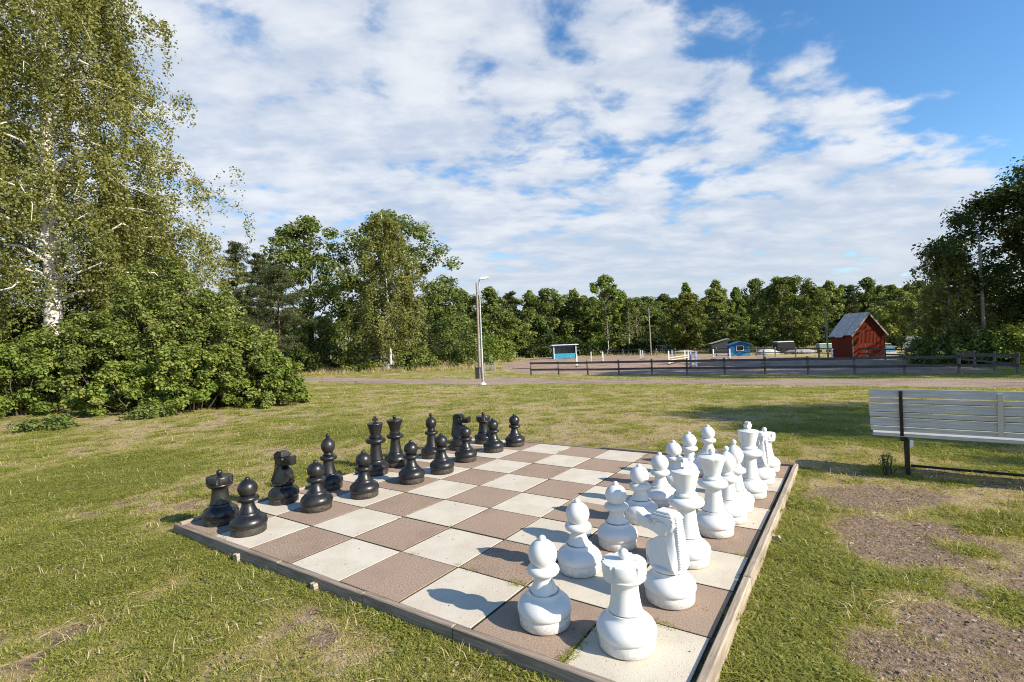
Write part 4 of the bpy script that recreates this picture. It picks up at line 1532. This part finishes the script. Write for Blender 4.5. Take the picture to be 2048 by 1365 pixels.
# ---------------------------------------------------------------- open blue shed, blue hut, grey shed
sp_ = spot(1108, 83, 719)
shed = tag(empty('open_shed', sp_, .02), 'open-fronted shed with a white flat roof and cyan lower boards behind the arena', 'shed')
SW, SH_ = 3.7, 2.25
MB().box((SW / 2, 2.2, SH_ / 2), (SW, .06, SH_)).build('back_wall', M_GREYBOARD, shed)
MB().box((-.03, 1.1, SH_ / 2), (.06, 2.2, SH_)).build('side_wall', M_BLUE, shed)
MB().box((SW + .03, 1.1, SH_ / 2), (.06, 2.2, SH_)).build('side_wall', M_BLUE, shed)
for k in range(5):
    MB().box((SW / 2, -.02, .2 + k * .16), (SW - .1, .04, .152)).build('front_board', M_CYAN, shed)
for x in (.04, SW - .04):
    MB().box((x, -.05, SH_ / 2), (.14, .12, SH_)).build('front_post', M_WHITEP, shed)
mb = MB(); mb.box((SW / 2, 1.0, SH_ + .08), (SW + .7, 2.9, .13)); mb.build('roof', M_WHITEP, shed)
MB().box((SW / 2, .12, SH_ - .16), (SW, .05, .24)).build('lintel', M_BLUE, shed)

hp = spot(1461, 69, 713)
hut = tag(empty('blue_hut', hp, -.25), 'small bright blue hut with a white framed window and low gable roof', 'hut')
HW, HH = 2.5, 1.5
MB().prism([(0, -.1), (HW, -.1), (HW, HH), (HW / 2, HH + .42), (0, HH)], 0, 2.4).build('wall', M_BLUE, hut)
MB().prism([(.0, .02), (.9, .02), (.35, .42), (.0, .55)], -.012, -.004).build('painted_wave', M_CYAN, hut)
MB().prism([(1.3, .05), (HW, .05), (HW, .4), (1.9, .3)], -.012, -.004).build('painted_wave', M_CYAN, hut)
wnd = MB().box((1.22, -.02, 1.05), (.95, .05, .72)).build('window', M_WHITEP, hut)
MB().box((1.22, -.048, 1.05), (.78, .02, .56)).build('pane', M_GLASS, wnd)
for sg in (-1, 1):
    a = math.atan2(.42, HW / 2)
    mb = MB(); mb.box((0, 0, 0), (HW / 2 / math.cos(a) + .25, 2.9, .07))
    o = mb.build('roof_panel', M_BLUE, hut); o.location = (HW / 2 + sg * (HW / 4 + .09), 1.15, HH + .21 + .03); o.rotation_euler = (0, sg * a, 0)

gs = spot(1424, 80, 712)
gsh = tag(empty('grey_shed', gs, -.2), 'dark grey shed with a lean-to roof left of the blue hut', 'shed')
MB().prism([(0, -.1), (2.4, -.1), (2.4, 2.25), (0, 1.6)], 0, 2.2).build('wall', plain('dark_grey_boards', (.045, .05, .052), .8), gsh)
mb = MB(); mb.box((0, 0, 0), (2.85, 2.6, .07)); o = mb.build('roof', M_PALE, gsh); o.location = (1.2, 1.05, 1.98); o.rotation_euler = (0, -math.atan2(.65, 2.4), 0)

# ---------------------------------------------------------------- truck and yard things behind the arena
tp = spot(1810, 60, 704)
truck = tag(empty('truck', tp, -.55), 'white truck cab parked behind the fence right of the barn', 'truck')
mb = MB(); mb.prism([(0, .35), (1.75, .35), (1.75, 1.75), (1.5, 1.86), (.45, 1.84), (.22, 1.55), (.06, 1.05), (0, .95)], 0, 1.7); mb.build('cab', M_WHITEP, truck)
MB().prism([(.60, 1.12), (1.25, 1.12), (1.25, 1.58), (.68, 1.58)], -.02, .02).build('side_window', M_GLASS, truck)
mb = MB(); mb.add([(.05, .15, 1.1), (.05, 1.55, 1.1), (.205, 1.55, 1.56), (.205, .15, 1.56)], [(0, 3, 2, 1)]); o = mb.build('windscreen', M_GLASS, truck); o.location = (-.025, 0, .02)
MB().box((3.0, .85, .75), (2.6, 1.5, .25)).build('chassis', M_DARKPLASTIC, truck)
MB().box((2.1, .85, 1.3), (.12, 1.6, .9)).build('headboard', M_GALV, truck)
for x in (.6, 3.4):
    for y in (.1, 1.6):
        w = MB(); w.tube([(x, y - .12, .36), (x, y + .12, .36)], .36, 16); w.build('wheel', M_DARKPLASTIC, truck, 40)
MB().box((.02, .2, .62), (.05, .25, .12)).build('headlight', M_GLASS, truck)
MB().box((.02, 1.5, .62), (.05, .25, .12)).build('headlight', M_GLASS, truck)

cp = spot(1771, 58, 712)
crate = tag(empty('blue_container', cp, -.3), 'pale blue open container right of the barn', 'container')
MB().box((.5, .5, .62), (1.15, .9, .62)).build('box', plain('pale_blue_paint', (.18, .36, .50), .6, 0, .2), crate)
MB().box((.5, .5, .15), (1.2, 1.0, .28)).build('base', M_WHITEP, crate)
MB().tube([(.0, .1, .93), (.0, .1, 1.22), (.6, .1, 1.22), (.6, .1, .93)], .03, 6).build('handle_frame', M_WHITEP, crate)

vp = spot(1556, 72, 712)
van = tag(empty('covered_trailer', vp, -.1), 'dark covered trailer with a white roof under the big maple', 'trailer')
MB().prism([(0, .4), (2.4, .4), (2.4, 1.45), (2.1, 1.6), (.1, 1.6), (0, 1.4)], 0, 1.6).build('body', M_DARKPLASTIC, van)
MB().prism([(-.05, 1.60), (2.25, 1.60), (2.15, 1.72), (.05, 1.72)], -.03, 1.63).build('roof', M_WHITEP, van)
for x in (.7, 1.5):
    MB().tube([(x, -.08, .34), (x, .1, .34)], .33, 14).build('wheel', M_DARKPLASTIC, van, 40)
MB().tube([(2.4, .8, .45), (3.3, .8, .4)], .04, 6).build('drawbar', M_GALV, van)

M_GREENP = plain('pale_green_paint', (.20, .28, .22), .6, 0, .2)
gc = spot(1640, 70, 712)
con = tag(empty('green_container', gc, -.1), 'pale green low container left of the barn', 'container')
MB().cbox((.8, .5, .75), (1.6, 1.0, .8), .05).build('box', M_GREENP, con)
MB().cbox((.8, .5, 1.19), (1.64, 1.04, .08), .03).build('lid', M_WHITEP, con)
for x in (.2, 1.4):
    MB().box((x, .5, .18), (.2, .9, .36)).build('foot', M_DARKPLASTIC, con)
wp = spot(1312, 92, 711)
pan = tag(empty('mesh_panel', wp, 0), 'white metal mesh panel behind the far fence left of the reddish maple', 'panel')
for x in np.linspace(0, 3.2, 9):
    MB().tube([(x, 0, 0), (x, 0, 1.5)], .02, 5).build('bar', M_GALV, pan)
for zz in (.1, .8, 1.48):
    MB().tube([(0, 0, zz), (3.2, 0, zz)], .025, 5).build('rail', M_GALV, pan)


def rock(name, loc, s, seed, mat, label, cat='rock', group=None, flat=.6):
    r = VNoise(seed)
    mb = MB().sphere((0, 0, 0), 1, 16, 10)
    v = []
    for (x, y, z_) in mb.v:
        k = .75 + .5 * float(r.fbm(4 + x * 1.7 + z_, 4 + y * 1.7 - z_, 3))
        v.append((x * k * s[0], y * k * s[1], z_ * k * s[2]))
    mb.v = v
    o = tag(mb.build(name, mat, None, 40), label, cat, group)
    o.location = loc
    return o


M_ROCK = plain('grey_rock', (.28, .26, .24), .9, 0, .3, 2, .8)
M_TARP = plain('pale_tarpaulin', (.50, .49, .46), .7, 0, .15, 3)
q = spot(757, 71, 735); rock('boulder', (q[0], q[1], q[2] + .6), (3.0, 2.2, 2.2), 5, M_ROCK, 'large grey boulder behind the weeping birch trunk')
q = spot(790, 63.5, 740); rock('boulder', (q[0] - .8, q[1], q[2] + .1), (.9, .7, .8), 6, M_ROCK, 'smaller pale boulder at the foot of the weeping birch')
q = spot(1535, 70, 713); rock('tarpaulin_heap', (q[0], q[1], q[2] + .2), (1.6, 1.0, .55), 7, M_TARP, 'pale tarpaulin heap left of the covered trailer', 'heap')
q = spot(1600, 68, 713); rock('soil_heap', (q[0], q[1], q[2] + .15), (2.0, 1.0, .5), 8, M_ROCK, 'low grey heap in the shade right of the covered trailer', 'heap')
q = spot(1370, 86, 711); rock('brush_heap', (q[0], q[1], q[2] + .1), (2.2, 1.2, .55), 9, M_GREYTWIG, 'grey brushwood heap below the reddish maple', 'heap')

# ---------------------------------------------------------------- show jumps in the arena
M_CREAM = plain('cream_pole_paint', (.62, .50, .30), .6, 0, .12)
M_BLUEW = plain('blue_white_paint', (.36, .42, .58), .5, 0, .35, 3)


def stand(px, py, topy, mat, label, wings=False, two=False):
    p = g(px, py)
    h = at_depth(px, topy, p[1])[2] - p[2]
    root = tag(empty('jump_stand', tuple(p), rng.normal(0, .15)), label, 'jump stand', 'jump stands in the arena')
    MB().box((0, 0, h / 2), (.12, .12, h)).build('post', mat, root)
    if wings:
        MB().box((.45, .02, h * .46), (.12, .10, h * .92)).build('post', mat, root)
        for zz in (.25, .55, .8):
            MB().box((.22, .02, h * zz), (.36, .06, .1)).build('wing_bar', mat, root)
    MB().box((.1, 0, .05), (.75, .12, .09)).build('foot', M_FENCE, root)
    MB().box((0, 0, .11), (.1, .8, .08)).build('foot', M_FENCE, root)
    return p, h


def pole(a, b, za, mat, label):
    a, b = np.array(a), np.array(b)
    o = tag(MB().tube([(0, 0, 0), tuple(b - a)], .055, 8).build('jump_pole', mat, None, 60), label, 'jump pole', 'jump poles in the arena')
    o.location = a + np.array([0, 0, za])
    return o


p1, h1 = stand(1183, 728, 704, M_WHITEP, 'white jump stand left end of the leftmost jump')
p2, h2 = stand(1206, 726, 704, M_WHITEP, 'white jump stand right end of the leftmost jump')
pole(p1, p2, .55, M_FENCE, 'dark upper pole of the leftmost jump'); pole(p1, p2, .25, M_FENCE, 'dark lower pole of the leftmost jump')
stand(1154, 735, 708, M_WHITEP, 'lone white jump stand left of the leftmost jump')
stand(1282, 721, 701, M_WHITEP, 'white jump stand, left of the narrow pair in the middle of the arena'); stand(1286, 719, 701, M_WHITEP, 'white jump stand, right of the narrow pair in the middle of the arena')
p1, h1 = stand(1338, 731, 702, M_WHITEP, 'white jump stand at the left end of the cream pole jump'); p2, h2 = stand(1377, 724, 701, M_WHITEP, 'white jump stand at the right end of the cream pole jump')
stand(1345, 728, 701, M_WHITEP, 'second white jump stand at the left end of the cream pole jump'); stand(1370, 722, 701, M_WHITEP, 'second white jump stand at the right end of the cream pole jump')
for zz, nm in ((.75, 'upper'), (.5, 'middle'), (.25, 'lower')):
    pole(p1, p2, zz, M_CREAM, 'cream painted %s pole of the jump in the middle of the arena' % nm)
stand(1382, 737, 704, M_BLUEW, 'blue and white winged jump stand close behind the near fence', True)
stand(1393, 737, 703, M_BLUEW, 'blue and white jump stand right of the winged stand')
p1, h1 = stand(1427, 720, 699, M_WHITEP, 'white jump stand at the left end of the jump before the grey shed'); p2, h2 = stand(1460, 720, 698, M_WHITEP, 'white jump stand at the right end of the jump before the grey shed')
pole(p1, p2, .7, M_WHITEP, 'white upper pole of the jump before the grey shed'); pole(p1, p2, .35, M_WHITEP, 'white lower pole of the jump before the grey shed')
stand(1528, 729, 700, M_BLUEW, 'blue and white jump stand alone right of the blue hut'); stand(1665, 719, 698, M_WHITEP, 'white jump stand left of the barn')
a, b = g(1025, 738), g(1062, 739)
pole(a, b, .1, M_CREAM, 'cream pole lying on the sand at the left end of the arena')
a, b = g(1500, 722), g(1690, 722)
pole(a, (a + (b - a) * .25), .1, M_WHITEP, 'white pole lying on the sand in the shade of the arena')

# ---------------------------------------------------------------- small things on the lawn
q = g(-6, 1196)
mb = MB(); mb.cbox((0, 0, .05), (.34, .16, .05), .008)
o = tag(mb.build('steel_plate', plain('dark_grey_plate', (.06, .058, .066), .5, .2, .15)), 'dark grey plate corner lying in the grass at the left edge', 'plate')
o.location = (q[0] - .13, q[1] - .02, tz(q[0], q[1]) + .0); o.rotation_euler = (.03, 0, -.65)
ch = ground_hit(541, 1139)
o = rock('wood_chunk', (ch[0], ch[1], tz(ch[0], ch[1]) + .03), (.035, .028, .04), 12, plain('split_wood', (.52, .36, .19), .9, 0, .2, 20, .3), 'broken pale piece of wood at the near edge of the board', 'wood chunk')
pts = [g(400 + 22 * k, 1158 + 9 * k + (4 if k % 2 else 0)) for k in range(8)]
o = tag(MB().tube([(p[0], p[1], tz(p[0], p[1]) + .016) for p in pts], [.003, .003, .003, .003, .0025, .0025, .002, .002], 6).build('fallen_stick', M_POLEWOOD, None, 180), 'thin brown stick lying in the grass left of the board', 'stick')
tuf = shrub(601, .16, .9, 26, 60, .045, .25, 'oak', dep=.6)
q = g(108, 858); plant('weed_clump', tuf, (q[0], q[1], tz(q[0], q[1]) - .01), 'dark green weed clump in the dry grass before the thicket at far left', 'weed', 'weed clumps', parts=S_PARTS, sc=1.5)
q = g(300, 835); plant('weed_clump', tuf, (q[0], q[1], tz(q[0], q[1]) - .01), 'dark green weed clump near the foot of the thicket', 'weed', 'weed clumps', parts=S_PARTS, sc=1.5)
wd = shrub(602, .25, .16, 26, 26, .014, .4, 'lime')
q = g(1776, 952); plant('weed_plant', wd, (q[0], q[1], tz(q[0], q[1]) - .01), 'upright yellow-green weed growing beside the bench leg', 'weed', parts=S_PARTS)

# ---------------------------------------------------------------- grass, gravel and litter (nobody could count them)


def tuft(name, n, h, w, spread, lean_, mat, seed, seg=2):
    r = np.random.default_rng(seed)
    V, T = [], []
    for k in range(n):
        a = r.random() * 2 * PI
        rr = spread * math.sqrt(r.random())
        b0 = np.array([rr * math.cos(a), rr * math.sin(a), -.006])
        az = a + r.normal(0, .9)
        d = np.array([math.cos(az), math.sin(az), 0])
        s = np.array([-d[1], d[0], 0])
        hh = h * (.55 + .75 * r.random())
        ln = lean_ * (.3 + 1.1 * r.random())
        p1 = b0 + d * hh * ln * .35 + np.array([0, 0, hh * .6])
        p2 = b0 + d * hh * ln + np.array([0, 0, hh * (1 - .35 * ln)])
        ww = w * (.7 + .6 * r.random()) / 2
        V.append([b0 - s * ww, b0 + s * ww, p1 + s * ww * .8, p1 - s * ww * .8])
        V.append([p1 - s * ww * .8, p1 + s * ww * .8, p2 + s * ww * .12, p2 - s * ww * .12])
        t = r.random(); T += [t, t]
    me = quad_mesh(name, np.array(V), mat, np.array(T))
    return bpy.data.objects.new(name, me)


def clover(name, n, spread, size, mat, seed):
    r = np.random.default_rng(seed)
    c = np.stack([spread * r.normal(size=n) * .5, spread * r.normal(size=n) * .5, .008 + .025 * r.random(n)], 1)
    return bpy.data.objects.new(name, quad_mesh(name, leaf_quads(c, size, 1.2, .8, None, r), mat, r.random(n)))


def stone_src(name, mat, seed):
    r = VNoise(seed)
    mb = MB().sphere((0, 0, 0), 1, 7, 5)
    mb.v = [tuple(np.array(v) * (.65 + .7 * float(r.fbm(5 + v[0] * 1.5 + v[2], 5 + v[1] * 1.5, 2))) * np.array([1, .8, .55])) for v in mb.v]
    return bpy.data.objects.new(name, mb.mesh(name, mat))


def scatter(name, label, cat, srcs, XYZ, rotz, scl, idx, tilt=None):
    me = bpy.data.meshes.new(name)
    n = len(XYZ)
    me.vertices.add(n)
    me.vertices.foreach_set('co', np.asarray(XYZ, np.float32).ravel())
    rot = np.zeros((n, 3), np.float32); rot[:, 2] = rotz
    if tilt is not None:
        rot[:, :2] = tilt
    a = me.attributes.new('rot', 'FLOAT_VECTOR', 'POINT'); a.data.foreach_set('vector', rot.ravel())
    scl = np.asarray(scl, np.float32)
    scl = np.repeat(scl[:, None], 3, 1) if scl.ndim == 1 else scl
    a = me.attributes.new('scl', 'FLOAT_VECTOR', 'POINT'); a.data.foreach_set('vector', np.ascontiguousarray(scl).ravel())
    a = me.attributes.new('idx', 'INT', 'POINT'); a.data.foreach_set('value', np.asarray(idx, np.int32))
    me.update()
    ob = link(name, me)
    tag(ob, label, cat, kind='stuff')
    ng = bpy.data.node_groups.new(name, 'GeometryNodeTree')
    ng.interface.new_socket('Geometry', in_out='INPUT', socket_type='NodeSocketGeometry')
    ng.interface.new_socket('Geometry', in_out='OUTPUT', socket_type='NodeSocketGeometry')
    N = ng.nodes; Lk = ng.links
    gi, go = N.new('NodeGroupInput'), N.new('NodeGroupOutput')
    jn = N.new('GeometryNodeJoinGeometry')

    def attr(nm, ty):
        q_ = N.new('GeometryNodeInputNamedAttribute'); q_.data_type = ty; q_.inputs[0].default_value = nm
        return [o for o in q_.outputs if o.enabled and o.name == 'Attribute'][0]
    for k, s_ in enumerate(srcs):
        oi = N.new('GeometryNodeObjectInfo'); oi.inputs['Object'].default_value = s_; oi.inputs['As Instance'].default_value = True
        cp_ = N.new('FunctionNodeCompare'); cp_.data_type = 'INT'; cp_.operation = 'EQUAL'
        ins = [i for i in cp_.inputs if i.enabled]
        Lk.new(attr('idx', 'INT'), ins[0]); ins[1].default_value = k
        ip = N.new('GeometryNodeInstanceOnPoints')
        Lk.new(gi.outputs[0], ip.inputs['Points']); Lk.new(cp_.outputs[0], ip.inputs['Selection'])
        Lk.new(oi.outputs['Geometry'], ip.inputs['Instance'])
        Lk.new(attr('rot', 'FLOAT_VECTOR'), ip.inputs['Rotation']); Lk.new(attr('scl', 'FLOAT_VECTOR'), ip.inputs['Scale'])
        Lk.new(ip.outputs[0], jn.inputs[0])
    Lk.new(jn.outputs[0], go.inputs[0])
    md = ob.modifiers.new('scatter', 'NODES'); md.node_group = ng
    return ob


def grass_mat(name, stops):
    return leaf_mat(name, stops, .5, .6, (1.2, 1.2, .55))


GM_GREEN = grass_mat('grass_green', [(0, (.195, .225, .045)), (.5, (.32, .34, .075)), (1, (.48, .45, .145))])
GM_YEL = grass_mat('grass_yellow_green', [(0, (.31, .29, .08)), (.5, (.45, .41, .13)), (1, (.60, .52, .23))])
GM_DRY = grass_mat('grass_dry', [(0, (.36, .26, .14)), (.5, (.54, .42, .26)), (1, (.70, .58, .39))])
TUFTS = [tuft('tuft_a', 20, .024, .0030, .062, 1.2, GM_GREEN, 1), tuft('tuft_b', 19, .022, .0029, .066, 1.3, GM_YEL, 2), tuft('tuft_c', 18, .017, .0026, .072, 1.6, GM_DRY, 3),
         tuft('tuft_d', 34, .040, .0038, .055, 1.05, GM_GREEN, 4), clover('clover', 24, .055, .013, GM_GREEN, 5), tuft('tuft_e', 10, .085, .004, .05, 1.0, GM_DRY, 6)]


def keep_out(x, y):
    i, j = board_ij(x, y)
    ob_ = (i > -.13) & (i < 8.18) & (j > -.12) & (j < 8.12)
    return ob_ | in_poly(x, y, PATH_POLY) | in_poly(x, y, AR)


bands = [(1.5, 4, 1900, 1.0), (4, 7, 1000, 1.1), (7, 11, 420, 1.4), (11, 18, 150, 2.0), (18, 30, 46, 3.0), (30, 62, 11, 4.4)]
PX, PS, PI_, PD = [], [], [], []
for d0, d1, dens, sc in bands:
    area = 1.25 * (d1 ** 2 - d0 ** 2)
    n = int(area * dens)
    y = np.sqrt(d0 ** 2 + (d1 ** 2 - d0 ** 2) * rng.random(n))
    x = (rng.random(n) * 2 - 1) * 1.25 * y
    ok = ~keep_out(x, y)
    x, y = x[ok], y[ok]
    bare, dry, lush = lawn_maps(x, y)
    u = rng.random(len(x))
    keep = u < np.clip(1.05 - bare * 1.0, .10, 1) * np.clip(.55 + .6 * (1 - dry) + .4 * lush, .3, 1)
    x, y, bare, dry, lush = x[keep], y[keep], bare[keep], dry[keep], lush[keep]
    u, v = rng.random(len(x)), rng.random(len(x))
    pd = np.clip(.06 + .75 * dry + .25 * bare, 0, .9)
    idx = np.where(u < pd, np.where(v < .55, 2, 1), np.where(v < .55, 0, np.where(v < .70, 1, np.where(v < .82, 4, 3))))
    idx = np.where((lush > .35) & (v < .6), np.where(v < .32, 3, 0), idx)
    idx = np.where((rng.random(len(x)) < .006), 5, idx)
    PX.append(np.stack([x, y, terrain(x, y)], 1)); PI_.append(idx)
    PS.append(sc * (.7 + .6 * rng.random(len(x))) * np.where(bare > .5, .8, 1) * (1 + .35 * lush))
# tufts along the outside of the board frame and in the slab joints
ex = []
for k in range(900):
    t = rng.random() * 8.3 - .1
    sd = rng.integers(0, 10)
    off = abs(rng.normal(0, .07))
    ex.append(board_xy(t, -.125 - off) if sd < 5 else board_xy(8.17 + off, t) if sd < 8 else board_xy(-.12 - off, t))
ex = np.array(ex)
PX.append(np.stack([ex[:, 0], ex[:, 1], np.maximum(terrain(ex[:, 0], ex[:, 1]), -.08)], 1)); PI_.append(rng.choice([0, 1, 3, 3, 0], len(ex))); PS.append(.7 + .7 * rng.random(len(ex)))
XYZ, IDX, SC = np.vstack(PX), np.concatenate(PI_), np.concatenate(PS)
SC = np.stack([SC, SC, .85 * np.minimum(SC, 1 + (SC - 1) * .3)], 1)
scatter('lawn_grass', 'short patchy lawn grass around the chessboard, green mixed with dry straw', 'grass', TUFTS, XYZ, rng.random(len(XYZ)) * 6.28, SC, IDX)

jp = []
for (i, j, n, s_) in [(7.02, .32, 16, .1), (7.0, .12, 14, .1), (7.55, 1.0, 8, .12), (6.0, .98, 7, .1), (5.85, 1.0, 5, .1), (8.1, 3.0, 6, .15), (6.02, 2.02, 3, .06), (8.08, 5.0, 8, .12), (8.08, 6.0, 8, .12), (4.5, 1.0, 2, .2), (7.0, 3.0, 4, .1), (1.0, 2.0, 4, .15),
                      (2.0, 2.0, 3, .1), (0.6, 4.0, 5, .2), (3.0, 8.05, 14, .8), (5.0, 8.05, 20, .9), (6.2, 8.05, 16, .5), (1.0, .02, 6, .2), (5, 1.02, 3, .1), (7, 4.9, 3, .1), (.02, 3, 8, .8), (3, 3, 1, .02), (4, 2, 1, .03), (8.07, 1.5, 10, .9), (8.07, 4, 10, .9), (7.0, 1.98, 3, .1)]:
    for k in range(n):
        di, dj = rng.normal(0, s_), rng.normal(0, .012)
        if abs(i - round(i)) < .03 and abs(j - round(j)) > .05:
            di, dj = dj, di
        jp.append(board_xy(min(max(i + di, -.02), 8.12), min(max(j + dj, -.02), 8.08)))
jp = np.array(jp)
scatter('joint_weeds', 'small grass tufts sprouting from the joints between the slabs', 'grass', [TUFTS[3], TUFTS[1], TUFTS[4]], np.column_stack([jp, np.full(len(jp), -.004)]), rng.random(len(jp)) * 6.28, .25 + .4 * rng.random(len(jp)), rng.choice([0, 0, 1, 2], len(jp)))

# rough tall grass along the wood edge
n = 9000
pxs = rng.random(n) * 1500 + 560
dd = 58 + 34 * rng.random(n)
pp = np.stack([(pxs - 1024) / F_PX * dd, dd], 1)
ok = ~keep_out(pp[:, 0], pp[:, 1]) & (~((pxs > 1010) & (dd < 84)))
pp = pp[ok]
scatter('rough_grass', 'rough tall yellowish grass along the edge of the wood', 'grass', [TUFTS[3], TUFTS[5], TUFTS[1]], np.column_stack([pp, terrain(pp[:, 0], pp[:, 1], False)]), rng.random(len(pp)) * 6.28, 6 + 5 * rng.random(len(pp)), rng.choice([0, 1, 1, 2, 2], len(pp)))

M_PEB = [plain('pebble_grey', (.24, .205, .175), .9, 0, .2, 30), plain('pebble_brown', (.23, .16, .115), .9, 0, .25, 30), plain('pebble_pale', (.36, .295, .235), .9, 0, .15, 30)]
STN = [stone_src('pebble_%d' % k, M_PEB[k], 70 + k) for k in range(3)]
n = 90000
y = 1.6 + 6.5 * rng.random(n); x = (rng.random(n) * 2.2 - .9) * 1.0 * y
bare, dry, lush = lawn_maps(x, y)
ok = (rng.random(n) < bare ** 2 * .42) & ~keep_out(x, y)
x, y = x[ok], y[ok]
scatter('gravel', 'loose gravel on the bare soil beside the board and bench', 'gravel', STN, np.stack([x, y, terrain(x, y) + .001], 1), rng.random(len(x)) * 6.28, .003 + .008 * rng.random(len(x)) ** 3.5, rng.choice([0, 1, 1, 2], len(x)))
M_LITTER = plain('pale_litter', (.42, .35, .25), .9, 0, .2, 40)
lit = [bpy.data.objects.new('litter', quad_mesh('litter', leaf_quads(np.array([[0, 0, .35]]), 2.0, 2.0, .7, None, np.random.default_rng(4)), M_LITTER)),
       bpy.data.objects.new('straw', MB().tube([(-3, 0, .6), (0, .2, .9), (3.2, -.1, .5)], [.09, .09, .05], 4).mesh('straw', plain('straw', (.50, .40, .24), .9)))]
n = 2600
y = 1.7 + 9 * rng.random(n) ** 1.3; x = (rng.random(n) * 2.2 - 1.1) * y
ok = ~keep_out(x, y); x, y = x[ok], y[ok]
scatter('leaf_litter', 'pale fallen leaves and straw scattered over the lawn', 'litter', lit, np.stack([x, y, terrain(x, y) + .012], 1), rng.random(len(x)) * 6.28, .005 + .010 * rng.random(len(x)), rng.choice([0, 1, 1], len(x)))
n = 380
i, j = rng.random(n) * 8, rng.random(n) * 8
xy = np.array([board_xy(a, b) for a, b in zip(i, j)])
scatter('board_debris', 'crumbs of soil and leaf on the slabs', 'debris', [STN[1], STN[0]], np.column_stack([xy, np.full(n, .002)]), rng.random(n) * 6.28, .0016 + .0045 * rng.random(n) ** 3, rng.integers(0, 2, n))
